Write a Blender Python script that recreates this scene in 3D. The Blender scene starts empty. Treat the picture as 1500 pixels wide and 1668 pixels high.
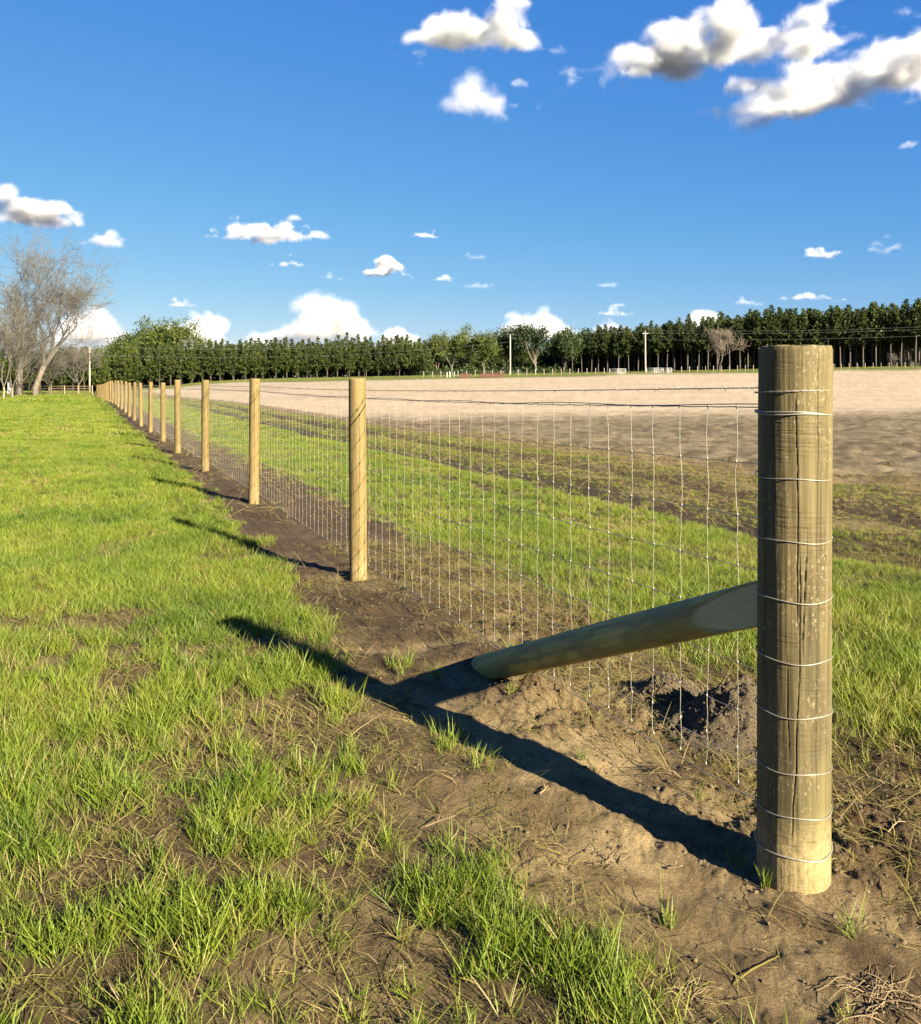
import bpy, bmesh, math, random
import numpy as np
from mathutils import Vector, Matrix

scene = bpy.context.scene
COL = scene.collection
rad = math.radians

# ------------------------------------------------------------------ camera, sky, sun, exposure
FPX, CX, HY, EYE = 1450.0, 750.0, 628.0, 1.41      # focal length in photo pixels, horizon row, eye height in metres
cam_data = bpy.data.cameras.new('camera')
cam = bpy.data.objects.new('camera', cam_data)
COL.objects.link(cam)
cam.location = (0, 0, EYE)
cam.rotation_euler = (rad(90), 0, 0)
cam_data.sensor_fit = 'HORIZONTAL'
cam_data.sensor_width = 36.0
cam_data.lens = 36.0 * FPX / 1500.0
cam_data.shift_y = -(834.0 - HY) / 1500.0
cam_data.clip_start = 0.05
cam_data.clip_end = 60000.0
scene.camera = cam

SUN_EL = rad(23.0)
SUN_AZ = (0.65, -0.76)                             # horizontal direction towards the sun
world = bpy.data.worlds.new('World')
scene.world = world
world.use_nodes = True
wn = world.node_tree.nodes
wl = world.node_tree.links
sky = wn.new('ShaderNodeTexSky')
sky.sky_type = 'NISHITA'
sky.sun_disc = False
sky.sun_elevation = SUN_EL
sky.sun_rotation = math.atan2(SUN_AZ[0], SUN_AZ[1])
sky.altitude = 1000.0
sky.air_density = 1.0
sky.dust_density = 0.0
sky.ozone_density = 8.0
bg = wn['Background']
# film response of the sky as a whole: a gentle power per channel, the same in every direction
sep = wn.new('ShaderNodeSeparateColor'); com = wn.new('ShaderNodeCombineColor')
wl.new(sky.outputs['Color'], sep.inputs[0])
for ch, (gain, pw) in enumerate(((0.3791, 1.22), (0.1955, 0.76), (0.168, 0.28))):
    sc_ = wn.new('ShaderNodeMath'); sc_.operation = 'MULTIPLY'; sc_.inputs[1].default_value = 0.1
    po = wn.new('ShaderNodeMath'); po.operation = 'POWER'; po.inputs[1].default_value = pw
    ga = wn.new('ShaderNodeMath'); ga.operation = 'MULTIPLY'; ga.inputs[1].default_value = gain * 10.0
    wl.new(sep.outputs[ch], sc_.inputs[0]); wl.new(sc_.outputs[0], po.inputs[0]); wl.new(po.outputs[0], ga.inputs[0])
    wl.new(ga.outputs[0], com.inputs[ch])
wl.new(com.outputs[0], bg.inputs['Color'])
bg.inputs['Strength'].default_value = 0.1

sun_data = bpy.data.lights.new('sun', 'SUN')
sun = bpy.data.objects.new('sun', sun_data)
COL.objects.link(sun)
sun_data.energy = 5.0
sun_data.angle = rad(0.53)
sun_data.color = (1.0, 0.87, 0.65)
sd = Vector((SUN_AZ[0] * math.cos(SUN_EL), SUN_AZ[1] * math.cos(SUN_EL), math.sin(SUN_EL)))
sun.rotation_euler = sd.to_track_quat('Z', 'Y').to_euler()

vs = scene.view_settings
vs.view_transform = 'Standard'
vs.look = 'None'
vs.exposure = 2.485
vs.gamma = 1.0
vs.use_curve_mapping = False
cy = scene.cycles
cy.use_denoising = True
cy.denoiser = 'OPENIMAGEDENOISE'
cy.denoising_input_passes = 'RGB_ALBEDO_NORMAL'
cy.denoising_prefilter = 'ACCURATE'
cy.max_bounces = 10
cy.diffuse_bounces = 3
cy.glossy_bounces = 2
cy.transmission_bounces = 4
cy.transparent_max_bounces = 8
cy.volume_bounces = 2
cy.caustics_reflective = False
cy.caustics_refractive = False
cy.volume_step_rate = 0.8

# ------------------------------------------------------------------ helpers
def PX(px, Y):
    """world X of photo column px at depth Y"""
    return (px - CX) / FPX * Y
def PZ(py, Y):
    return EYE - (py - HY) / FPX * Y

def tag(o, label=None, cat=None, group=None, kind=None):
    if label: o['label'] = label
    if cat: o['category'] = cat
    if group: o['group'] = group
    if kind: o['kind'] = kind
    return o

def mesh_of(name, verts, faces, mat=None, smooth=False):
    me = bpy.data.meshes.new(name)
    verts = np.asarray(verts, dtype=np.float32).reshape(-1, 3)
    if isinstance(faces, np.ndarray):
        nf, k = faces.shape
        me.vertices.add(len(verts)); me.vertices.foreach_set('co', verts.ravel())
        me.loops.add(nf * k); me.loops.foreach_set('vertex_index', faces.astype(np.int32).ravel())
        me.polygons.add(nf)
        me.polygons.foreach_set('loop_start', np.arange(0, nf * k, k, dtype=np.int32))
        me.update(calc_edges=True); me.validate()
    else:
        me.from_pydata(verts.tolist(), [], faces)
        me.update()
    if smooth:
        me.polygons.foreach_set('use_smooth', np.ones(len(me.polygons), dtype=bool))
    if mat: me.materials.append(mat)
    return me

def obj(name, me, parent=None, loc=None, rot=None, scale=None):
    o = bpy.data.objects.new(name, me)
    COL.objects.link(o)
    if parent: o.parent = parent
    if loc is not None: o.location = loc
    if rot is not None: o.rotation_euler = rot
    if scale is not None: o.scale = scale
    return o

class MB:
    """collects pieces into one mesh"""
    def __init__(s): s.v = []; s.f = []
    def add(s, v, f):
        b = len(s.v)
        s.v.extend([tuple(p) for p in v]); s.f.extend([tuple(i + b for i in q) for q in f])
    def box(s, c, h, rz=0.0):
        ca, sa = math.cos(rz), math.sin(rz)
        vv = []
        for dz in (-1, 1):
            for dx, dy in ((-1, -1), (1, -1), (1, 1), (-1, 1)):
                x, y = dx * h[0], dy * h[1]
                vv.append((c[0] + x * ca - y * sa, c[1] + x * sa + y * ca, c[2] + dz * h[2]))
        s.add(vv, [(3, 2, 1, 0), (4, 5, 6, 7), (0, 1, 5, 4), (1, 2, 6, 5), (2, 3, 7, 6), (3, 0, 4, 7)])
    def tube(s, pts, r, n=6, cap=True):
        pts = [Vector(p) for p in pts]
        rr = r if hasattr(r, '__len__') else [r] * len(pts)
        vv, ff = [], []
        ref = None
        for i, p in enumerate(pts):
            d = (pts[min(i + 1, len(pts) - 1)] - pts[max(i - 1, 0)])
            d = d.normalized() if d.length > 1e-9 else Vector((0, 0, 1))
            if ref is None:
                ref = Vector((1, 0, 0)) if abs(d.x) < 0.8 else Vector((0, 1, 0))
            a = (ref - d * ref.dot(d)).normalized()
            ref = a
            b = d.cross(a)
            for k in range(n):
                t = 2 * math.pi * k / n
                vv.append(p + (a * math.cos(t) + b * math.sin(t)) * rr[i])
        for i in range(len(pts) - 1):
            for k in range(n):
                k2 = (k + 1) % n
                ff.append((i * n + k, i * n + k2, (i + 1) * n + k2, (i + 1) * n + k))
        if cap:
            ff.append(tuple(range(n - 1, -1, -1)))
            ff.append(tuple((len(pts) - 1) * n + k for k in range(n)))
        s.add(vv, ff)
    def mesh(s, name, mat, smooth=False): return mesh_of(name, s.v, s.f, mat, smooth)

def hash2(ix, iy, seed):
    h = (ix.astype(np.int64) * 374761393 + iy.astype(np.int64) * 668265263 + seed * 974634777) & 0xffffffff
    h = ((h ^ (h >> 13)) * 1274126177) & 0xffffffff
    h = h ^ (h >> 16)
    return h
def pnoise(x, y, seed=0):
    """2-D gradient noise, about -0.7 .. 0.7"""
    x = np.asarray(x, float); y = np.asarray(y, float)
    x0 = np.floor(x); y0 = np.floor(y)
    fx = x - x0; fy = y - y0
    x0 = x0.astype(np.int64); y0 = y0.astype(np.int64)
    def g(ax, ay, dx, dy):
        a = hash2(ax, ay, seed) * (2 * math.pi / 4294967296.0)
        return np.cos(a) * dx + np.sin(a) * dy
    u = fx * fx * fx * (fx * (fx * 6 - 15) + 10); v = fy * fy * fy * (fy * (fy * 6 - 15) + 10)
    a = g(x0, y0, fx, fy); b = g(x0 + 1, y0, fx - 1, fy)
    c = g(x0, y0 + 1, fx, fy - 1); d = g(x0 + 1, y0 + 1, fx - 1, fy - 1)
    return (a * (1 - u) + b * u) * (1 - v) + (c * (1 - u) + d * u) * v
def fbm(x, y, seed=0, oct=4, gain=0.5):
    s = 0.0; a = 1.0; f = 1.0
    for i in range(oct):
        s = s + a * pnoise(x * f + 17.3 * i, y * f - 9.1 * i, seed + i); a *= gain; f *= 2.03
    return s
def sm(x, a, b):
    t = np.clip((np.asarray(x, float) - a) / (b - a), 0, 1)
    return t * t * (3 - 2 * t)

# ------------------------------------------------------------------ node helpers
def new_mat(name):
    m = bpy.data.materials.new(name)
    m.use_nodes = True
    nt = m.node_tree
    p = nt.nodes['Principled BSDF']
    return m, nt, p
class N:
    def __init__(s, nt): s.nt = nt
    def new(s, t, **kw):
        n = s.nt.nodes.new(t)
        for k, v in kw.items():
            if k.startswith('in_'):
                s.set(n.inputs[k[3:].replace('_', ' ')], v)
            else: setattr(n, k, v)
        return n
    def set(s, sock, v):
        if isinstance(v, bpy.types.NodeSocket): s.nt.links.new(v, sock)
        elif isinstance(v, (tuple, list)) and sock.type == 'RGBA' and len(v) == 3: sock.default_value = (*v, 1)
        else: sock.default_value = v
    def math(s, op, a, b=None, c=None, clamp=False):
        n = s.nt.nodes.new('ShaderNodeMath'); n.operation = op; n.use_clamp = clamp
        s.set(n.inputs[0], a)
        if b is not None: s.set(n.inputs[1], b)
        if c is not None: s.set(n.inputs[2], c)
        return n.outputs[0]
    def mix(s, f, a, b, blend='MIX'):
        n = s.nt.nodes.new('ShaderNodeMix'); n.data_type = 'RGBA'; n.blend_type = blend
        s.set(n.inputs[0], f); s.set(n.inputs[6], a); s.set(n.inputs[7], b)
        return n.outputs[2]
    def ramp(s, f, stops):
        n = s.nt.nodes.new('ShaderNodeValToRGB')
        e = n.color_ramp.elements
        while len(e) < len(stops): e.new(0.5)
        for k, (p, c) in enumerate(stops):
            e[k].position = p; e[k].color = (*c, 1) if len(c) == 3 else c
        s.set(n.inputs[0], f)
        return n.outputs[0]
    def maprange(s, v, a, b, c=0.0, d=1.0, smooth=False):
        n = s.nt.nodes.new('ShaderNodeMapRange')
        if smooth: n.interpolation_type = 'SMOOTHSTEP'
        s.set(n.inputs[0], v)
        for i, x in enumerate((a, b, c, d)): s.set(n.inputs[1 + i], x)
        return n.outputs[0]
    def noise(s, vec, scale, detail=4, rough=0.55, dist=0.0):
        n = s.nt.nodes.new('ShaderNodeTexNoise')
        s.set(n.inputs['Vector'], vec); n.inputs['Scale'].default_value = scale
        n.inputs['Detail'].default_value = detail; n.inputs['Roughness'].default_value = rough
        n.inputs['Distortion'].default_value = dist
        return n.outputs[0]
    def mapping(s, vec, sc=(1, 1, 1), loc=(0, 0, 0), rot=(0, 0, 0)):
        n = s.nt.nodes.new('ShaderNodeMapping')
        s.set(n.inputs[0], vec); n.inputs[1].default_value = loc; n.inputs[2].default_value = rot; n.inputs[3].default_value = sc
        return n.outputs[0]
    def bump(s, h, strength=0.5, dist=0.02, normal=None):
        n = s.nt.nodes.new('ShaderNodeBump')
        s.set(n.inputs['Height'], h); n.inputs['Strength'].default_value = strength; n.inputs['Distance'].default_value = dist
        if normal is not None: s.set(n.inputs['Normal'], normal)
        return n.outputs[0]
# ------------------------------------------------------------------ the lie of the land
P0 = np.array([0.953, 2.55])                       # foot of the corner post
DV = np.array([-0.425, 1.0]); DV /= np.linalg.norm(DV)   # along the fence, away from the camera
NV = np.array([DV[1], -DV[0]])                     # towards the tilled field
STEP = 4.36
def uv(x, y):
    dx = np.asarray(x, float) - P0[0]; dy = np.asarray(y, float) - P0[1]
    return dx * NV[0] + dy * NV[1], dx * DV[0] + dy * DV[1]
def xy(u, v):
    return P0[0] + u * NV[0] + v * DV[0], P0[1] + u * NV[1] + v * DV[1]

EDGE_V = [-3, -0.6, -0.2, 0.2, 1.0, 1.8, 2.6, 4.0, 6.0, 12.0, 40.0, 140.0]
EDGE_U = [-0.3, -0.42, -0.72, -0.80, -0.98, -0.78, -0.62, -0.46, -0.42, -0.40, -0.42, -0.50]
SPOTS = [(-1.02, 2.92, 0.32, 0.45), (-0.72, 2.55, 0.16, 0.2), (-0.62, 3.55, 0.22, 0.3), (-1.6, 4.3, 0.2, 0.25),
         (-1.05, 4.75, 0.3, 0.22), (-2.0, 5.4, 0.25, 0.2), (-0.25, 2.25, 0.14, 0.12), (-0.95, 6.2, 0.25, 0.35), (0.12, 2.0, 0.14, 0.1),
         (-1.0, 2.05, 0.22, 0.07), (-0.35, 2.75, 0.16, 0.2)]
def hump(u, v):
    return 0.25 * np.exp(-((v - 64) / 22.0) ** 2) * np.exp(-(u / 14.0) ** 2)
def big_z(x, y):
    u, v = uv(x, y)
    r = np.clip((y - 34) / 150.0, 0, 1)
    r = r * r * (2.2 - 1.2 * r)
    z = np.maximum(2.85 + 0.0195 * np.clip(x, -90, 260), 0.4) * r * sm(u, 2, 26)
    z = z + 0.9 * sm(y, 172, 198) * sm(u, 4, 40)
    return z + hump(u, v)
def masks(x, y):
    x = np.asarray(x, float); y = np.asarray(y, float)
    u, v = uv(x, y)
    n1 = fbm(x / 0.55, y / 0.55, 3, 4); n2 = fbm(x / 0.22, y / 0.22, 8, 3); n3 = fbm(x / 3.1, y / 3.1, 21, 3)
    edge = np.interp(v, EDGE_V, EDGE_U) + 0.22 * n1 + 0.07 * n2
    lawn = sm(edge - u, -0.06, 0.16)
    spot = np.zeros_like(x)
    for sx, sy, rx, ry in SPOTS:
        q = ((x - sx) / rx) ** 2 + ((y - sy) / ry) ** 2
        spot = np.maximum(spot, 1 - sm(q + 1.1 * n1 + 0.9 * n2, 0.35, 1.25))
    near = 1 - sm(y, 3.2, 5.8)
    patch = sm(n1 * 0.9 + 0.5 * n2 + 0.42 - 0.30 * near, 0.0, 0.30)
    lawn = lawn * (1 - 0.97 * spot) * (0.10 + 0.90 * patch)
    lawn = lawn * (1 - 0.5 * (1 - sm(np.abs(n3), 0.0, 0.05)) * sm(y, 7, 12) * 0.5)
    # pasture on the other side of the wire
    pe = 0.95 + 0.40 * n1 + 0.1 * n2 + 0.25 * fbm(v / 2.3, u * 0, 5, 2)
    past = sm(u - pe, -0.15, 0.35)
    rut = 1.25 * np.exp(-((u - 4.35 - 0.12 * n3) / 0.42) ** 2) + 1.0 * np.exp(-((u - 6.1 - 0.2 * n3) / 0.36) ** 2) + 0.45 * np.exp(-((u - 3.2 - 0.25 * n3) / 0.2) ** 2) * sm(v, 2, 9)
    worn = sm(u, 4.2, 5.4)
    straw_edge = sm(u, 7.2 + 0.5 * n1 + 1.6 * (1 - sm(v, 3, 12)), 8.0 + 0.5 * n1 + 1.6 * (1 - sm(v, 3, 12)))
    past = past * (1 - np.clip(rut * (0.75 + 0.5 * n1), 0, 0.95)) * (1 - 0.50 * worn) * (0.45 + 0.55 * sm(n1 + 0.4, 0.0, 0.4)) * (1 - straw_edge)
    field = sm(u, 8.3 + 0.4 * n1 + 1.8 * (1 - sm(v, 3, 12)), 9.0 + 0.4 * n1 + 1.8 * (1 - sm(v, 3, 12)))
    far_edge = 176 + 0.03 * x
    verge = sm(y, far_edge - 1.0, far_edge + 1.0) * sm(u, 1, 3)
    field = field * (1 - verge)
    pale_line = 40.0 + 0.33 * np.maximum(x, -6) + 5.5 * n3 + 1.2 * n1
    pale = sm(y + 3.5 * n1 + 2.0 * n2, pale_line - 9.0, pale_line + 6.0)
    return dict(u=u, v=v, lawn=lawn, past=past, rut=rut, straw=straw_edge * (1 - field) * (1 - verge), field=field, verge=verge, pale=pale, n1=n1, n2=n2, n3=n3, spot=spot)
A_LIFT = 0.0
def height(x, y, m=None):
    x = np.asarray(x, float); y = np.asarray(y, float)
    if m is None: m = masks(x, y)
    u, v = m['u'], m['v']
    r = np.sqrt(x * x + y * y)
    f1 = 1 - sm(r, 12, 40); f2 = 1 - sm(r, 6, 16); f3 = 1 - sm(r, 3.5, 8)
    bare = (1 - np.maximum(m['lawn'], m['past'])) * (1 - m['field'])
    z = big_z(x, y)
    z = z + 0.030 * m['n1'] * f1 * (1 - m['field']) + 0.05 * m['n3'] * (1 - sm(r, 30, 120)) * sm(r, 4, 9)
    z = z + 0.010 * m['n2'] * f2
    rough = 0.45 + 1.2 * sm(fbm(x / 0.8, y / 0.8, 55, 2), -0.1, 0.35) * sm(u, -0.55, -0.1) + 0.8 * sm(u, 0.0, 0.5)
    z = z + bare * f2 * rough * (0.016 * fbm(x / 0.11, y / 0.11, 31, 4) + 0.012 * np.abs(fbm(x / 0.06, y / 0.06, 41, 2)))
    z = z + bare * f3 * rough * 0.0075 * fbm(x / 0.022, y / 0.022, 47, 2)
    z = z - 0.07 * np.clip(m['rut'], 0, 1) * (1 - m['field']) * sm(u, 2.5, 3) 
    da = np.hypot(x - P0[0], y - P0[1])
    z = z - A_LIFT * np.exp(-(da / 0.55) ** 2)
    z = z + 0.052 * np.exp(-(((x - 0.36) / 0.24) ** 2 + ((y - 4.02) / 0.20) ** 2)) * (1 + 0.8 * m['n2'] + 0.4 * m['n1'])
    z = z + 0.05 * np.exp(-(((x - 0.06) / 0.16) ** 2 + ((y - 4.62) / 0.14) ** 2))
    # furrows and clods of the tilled ground
    ff = m['field'] * (1 - sm(r, 40, 110))
    fur = np.sin((u * 0.55 + (y - 0.33 * x) * 0.62) * 2 * math.pi / 0.85 + 2.0 * m['n3'])
    z = z + ff * (0.042 * fur + 0.085 * fbm(x / 0.7, y / 0.7, 61, 4) * (1 - 0.4 * m['pale']))
    z = z + m['straw'] * f1 * 0.03 * m['n2']
    return z

A_LIFT = float(height(np.array([P0[0]]), np.array([P0[1]]))[0]) - 0.004
ring = np.concatenate([np.geomspace(0.9, 9.0, 440, endpoint=False), np.geomspace(9.0, 70.0, 170, endpoint=False), np.geomspace(70, 4000, 70)])
FRONT = rad(43)
ang = np.concatenate([np.linspace(-FRONT, FRONT, 640, endpoint=False), np.linspace(FRONT, 2 * math.pi - FRONT, 90, endpoint=False)])
RR, AA = np.meshgrid(ring, ang, indexing='ij')
gx = RR * np.sin(AA); gy = RR * np.cos(AA)
gm = masks(gx, gy)
gz = height(gx, gy, gm)
nr, na = gx.shape
gv = np.stack([gx, gy, gz], -1).reshape(-1, 3)
gv = np.concatenate([gv, [[0, 0, 0]]])
ii = np.arange(nr - 1)[:, None] * na; jj = np.arange(na)[None, :]; j2 = (jj + 1) % na
quads = np.stack([ii + jj, ii + j2, ii + na + j2, ii + na + jj], -1).reshape(-1, 4)[:, ::-1]

def ground_albedo(x, y, m):
    n1, n2 = m['n1'], m['n2']
    u, v = m['u'], m['v']
    def C(*c): return np.array(c)
    def lerp(a, b, t): return a + (b - a) * t[..., None]
    dry = C(0.345, 0.256, 0.128); damp = C(0.072, 0.049, 0.024); red = C(0.085, 0.050, 0.026); duff = C(0.120, 0.080, 0.038)
    dz_ = 1 - np.exp(-np.clip(((x - 0.32) / 0.85) ** 2 + ((y - 2.85) / 1.0) ** 2, 0, 20) ** 2 * 0.7)
    w = sm(fbm(x / 0.9, y / 0.9, 71, 4) + 0.35 * n2, -0.18, 0.30)
    c = lerp(np.broadcast_to(dry, x.shape + (3,)), damp, np.clip(w * (0.52 + 0.4 * dz_) + 0.70 * dz_ * (0.5 + 0.8 * sm(n1, -0.3, 0.3)), 0, 1))
    c = lerp(c, np.broadcast_to(red, c.shape), sm(u, 0.0, 0.35) * 0.85 * sm(n1 + 0.3, 0, 0.4))
    c = lerp(c, np.broadcast_to(duff, c.shape), 0.5 * sm(n2, 0.0, 0.3))
    # soil kept dark at the bare spots and along the far part of the trench
    c = lerp(c, np.broadcast_to(C(0.085, 0.058, 0.036), c.shape), 0.6 * m['spot'])
    c = lerp(c, np.broadcast_to(C(0.080, 0.053, 0.031), c.shape), 0.85 * sm(v, 3, 6) * (1 - sm(np.abs(u), 0.6, 1.4)))
    gap = (1 - sm(u, -1.0, -0.5)) * (1 - m['lawn'])
    c = lerp(c, np.broadcast_to(C(0.095, 0.066, 0.034), c.shape), 0.6 * gap)
    thatch = C(0.075, 0.070, 0.024)
    far = sm(y, 8, 26)
    green = lerp(np.broadcast_to(thatch, c.shape), np.broadcast_to(C(0.135, 0.165, 0.025), c.shape), far)
    g = np.maximum(m['lawn'], m['past'])
    c = lerp(c, green, np.clip(g * 1.15, 0, 1) * 0.85)
    mud = C(0.050, 0.036, 0.020)
    c = lerp(c, np.broadcast_to(mud, c.shape), np.clip(m['rut'], 0, 1) * 0.9 * sm(u, 2, 3) * (1 - m['field']))
    strawc = lerp(np.broadcast_to(C(0.300, 0.215, 0.125), c.shape), np.broadcast_to(C(0.135, 0.095, 0.060), c.shape), sm(n2 + n1, -0.2, 0.4))
    c = lerp(c, strawc, m['straw'] * 0.85)
    soil = lerp(np.broadcast_to(C(0.215, 0.172, 0.108), c.shape), np.broadcast_to(C(0.115, 0.090, 0.050), c.shape), sm(n1 + 0.6 * fbm(x / 6, y / 2.2, 91, 3), -0.25, 0.35))
    sand = lerp(np.broadcast_to(C(0.455, 0.372, 0.262), c.shape), np.broadcast_to(C(0.385, 0.308, 0.208), c.shape), sm(n1 + 0.8 * fbm(x / 14, y / 4, 93, 3), -0.3, 0.5))
    f = lerp(soil, sand, m['pale'])
    c = lerp(c, f, m['field'])
    c = lerp(c, np.broadcast_to(C(0.110, 0.135, 0.03), c.shape), m['verge'])
    return np.clip(c * 0.9, 0.01, 0.9)

galb = ground_albedo(gx, gy, gm).reshape(-1, 3)
galb = np.concatenate([galb, [[0.15, 0.11, 0.06]]])

mat_ground, nt, p = new_mat('soil_and_turf')
n = N(nt)
alb = n.new('ShaderNodeAttribute'); alb.attribute_name = 'albedo'
pos = n.new('ShaderNodeNewGeometry').outputs['Position']
fine = n.noise(pos, 90, 5, 0.65)
grit = n.noise(pos, 420, 3, 0.6)
mid = n.noise(pos, 9, 5, 0.6)
k = n.math('ADD', n.math('MULTIPLY', fine, 0.9), n.math('MULTIPLY', grit, 0.7))
k = n.math('ADD', k, n.math('MULTIPLY', mid, 0.55))
k = n.maprange(k, 0.75, 1.4, 0.50, 1.50)
colr = n.mix(1.0, alb.outputs['Color'], n.new('ShaderNodeCombineXYZ', in_X=k, in_Y=k, in_Z=k).outputs[0], 'MULTIPLY')
n.set(p.inputs['Base Color'], colr)
p.inputs['Roughness'].default_value = 0.95
p.inputs['Specular IOR Level'].default_value = 0.15
n.set(p.inputs['Normal'], n.bump(n.math('ADD', fine, n.math('MULTIPLY', grit, 0.6)), 0.8, 0.014))

gme = mesh_of('ground', gv, quads, mat_ground, smooth=True)
cap = bmesh.new(); cap.from_mesh(gme); cap.verts.ensure_lookup_table()
cv = cap.verts[len(gv) - 1]
for j in range(na):
    cap.faces.new((cap.verts[(j + 1) % na], cap.verts[j], cv))
cap.to_mesh(gme); cap.free()
ca = gme.attributes.new('albedo', 'FLOAT_COLOR', 'POINT')
ca.data.foreach_set('color', np.concatenate([galb, np.ones((len(galb), 1))], 1).astype(np.float32).ravel())
ground = obj('ground', gme)
tag(ground, 'grassy pasture ground with bare soil along the fence and a sandy tilled field', 'ground', kind='structure')

def ground_at(x, y):
    return float(height(np.array([x]), np.array([y]))[0])
# ------------------------------------------------------------------ grass, straw and clods (uncountable)
def blades(seed, nb, R, h0, h1, w, lean=0.35, curl=0.5, flat=0.0):
    """one small tuft of tapered bent blades"""
    g = np.random.default_rng(seed)
    V, F, T = [], [], []
    for i in range(nb):
        a = g.random() * 2 * math.pi; rr = R * math.sqrt(g.random())
        bx, by = rr * math.cos(a), rr * math.sin(a)
        hh = h0 + (h1 - h0) * g.random() ** 1.3
        d = g.random() * 2 * math.pi
        ln = lean * (0.3 + g.random()) * hh
        dx, dy = math.cos(d), math.sin(d)
        fa = g.random() * math.pi
        wx, wy = math.cos(fa), math.sin(fa)
        ww = w * (0.7 + 0.6 * g.random())
        b = len(V)
        for t, wf in ((0, 0.75), (0.38, 1.0), (0.74, 0.7)):
            off = ln * (t + curl * t * t)
            z = hh * t * (1 - flat * t) - 0.004
            px, py = bx + dx * off, by + dy * off
            V.append((px - wx * ww * wf / 2, py - wy * ww * wf / 2, z)); V.append((px + wx * ww * wf / 2, py + wy * ww * wf / 2, z))
            T += [t, t]
        off = ln * (1 + curl)
        V.append((bx + dx * off, by + dy * off, hh * (1 - flat))); T.append(1.0)
        F += [(b, b + 1, b + 3, b + 2), (b + 2, b + 3, b + 5, b + 4), (b + 4, b + 5, b + 6)]
    return V, F, T

mat_grass, nt, p = new_mat('grass_blade')
n = N(nt)
ti = n.new('ShaderNodeAttribute'); ti.attribute_type = 'INSTANCER'; ti.attribute_name = 'tint'
tt = n.new('ShaderNodeAttribute'); tt.attribute_name = 'along'
c_ = n.ramp(ti.outputs['Fac'], [(0.0, (0.058, 0.118, 0.012)), (0.35, (0.145, 0.215, 0.019)), (0.70, (0.245, 0.298, 0.031)), (0.86, (0.285, 0.250, 0.064)), (1.0, (0.345, 0.255, 0.122))])
c_ = n.mix(n.maprange(tt.outputs['Fac'], 0.0, 0.45, 0.45, 0.0), c_, (0.20, 0.18, 0.07))
n.set(p.inputs['Base Color'], c_)
p.inputs['Roughness'].default_value = 0.55
p.inputs['Specular IOR Level'].default_value = 0.3
tr = n.new('ShaderNodeBsdfTranslucent')
n.set(tr.inputs['Color'], n.mix(1.0, c_, (1.0, 1.05, 0.6), 'MULTIPLY'))
ms = n.new('ShaderNodeMixShader'); ms.inputs[0].default_value = 0.38
nt.links.new(p.outputs[0], ms.inputs[1]); nt.links.new(tr.outputs[0], ms.inputs[2])
nt.links.new(ms.outputs[0], nt.nodes['Material Output'].inputs['Surface'])

mat_clod, nt, p = new_mat('soil_clod')
n = N(nt)
ti = n.new('ShaderNodeAttribute'); ti.attribute_type = 'INSTANCER'; ti.attribute_name = 'tint'
n.set(p.inputs['Base Color'], n.ramp(ti.outputs['Fac'], [(0, (0.045, 0.030, 0.015)), (0.55, (0.105, 0.077, 0.037)), (1, (0.175, 0.130, 0.064))]))
p.inputs['Roughness'].default_value = 0.95

def source_collection(name, meshes):
    c = bpy.data.collections.new(name)
    for i, me in enumerate(meshes):
        o = bpy.data.objects.new('%s_%02d' % (name, i), me)
        c.objects.link(o)
    return c
def tuft_mesh(name, args):
    V, F, T = blades(*args[0], **args[1])
    me = mesh_of(name, V, F, mat_grass, smooth=True)
    a = me.attributes.new('along', 'FLOAT', 'POINT'); a.data.foreach_set('value', np.array(T, np.float32))
    return me
def clod_mesh(seed):
    g = np.random.default_rng(seed)
    v = ICO1_V * (0.75 + 0.5 * g.random((len(ICO1_V), 1))) * np.array([1.2, 0.9, 0.7])
    return mesh_of('clod', v, ICO1_F, mat_clod, smooth=False)
ICO = bmesh.new(); bmesh.ops.create_icosphere(ICO, subdivisions=1, radius=1.0)
ICO1_V = np.array([v.co[:] for v in ICO.verts]); ICO1_F = np.array([[v.index for v in f.verts] for f in ICO.faces]); ICO.free()

KINDS_ = [('short', [tuft_mesh('tuft', ((100 + i, 9, 0.022, 0.035, 0.085, 0.0030), dict(lean=0.55))) for i in range(5)]),
    ('tall', [tuft_mesh('tuft', ((120 + i, 13, 0.028, 0.05, 0.150, 0.0034), dict(lean=0.42))) for i in range(6)]),
    ('mid', [tuft_mesh('tuft', ((140 + i, 30, 0.075, 0.04, 0.105, 0.0060), dict(lean=0.6))) for i in range(5)]),
    ('far', [tuft_mesh('tuft', ((160 + i, 46, 0.24, 0.045, 0.10, 0.016), dict(lean=0.7))) for i in range(5)]),
    ('vfar', [tuft_mesh('tuft', ((180 + i, 60, 0.75, 0.05, 0.11, 0.05), dict(lean=0.9))) for i in range(4)]),
    ('straw', [tuft_mesh('tuft', ((200 + i, 6, 0.04, 0.012, 0.055, 0.0026), dict(lean=1.9, curl=0.9, flat=0.7))) for i in range(6)]),
    ('clod', [clod_mesh(220 + i) for i in range(6)])]
FIRST, ALL_ = {}, []
for k_, ms_ in KINDS_:
    FIRST[k_] = (len(ALL_), len(ms_)); ALL_ += ms_
SRC = source_collection('litter', ALL_)
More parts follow.
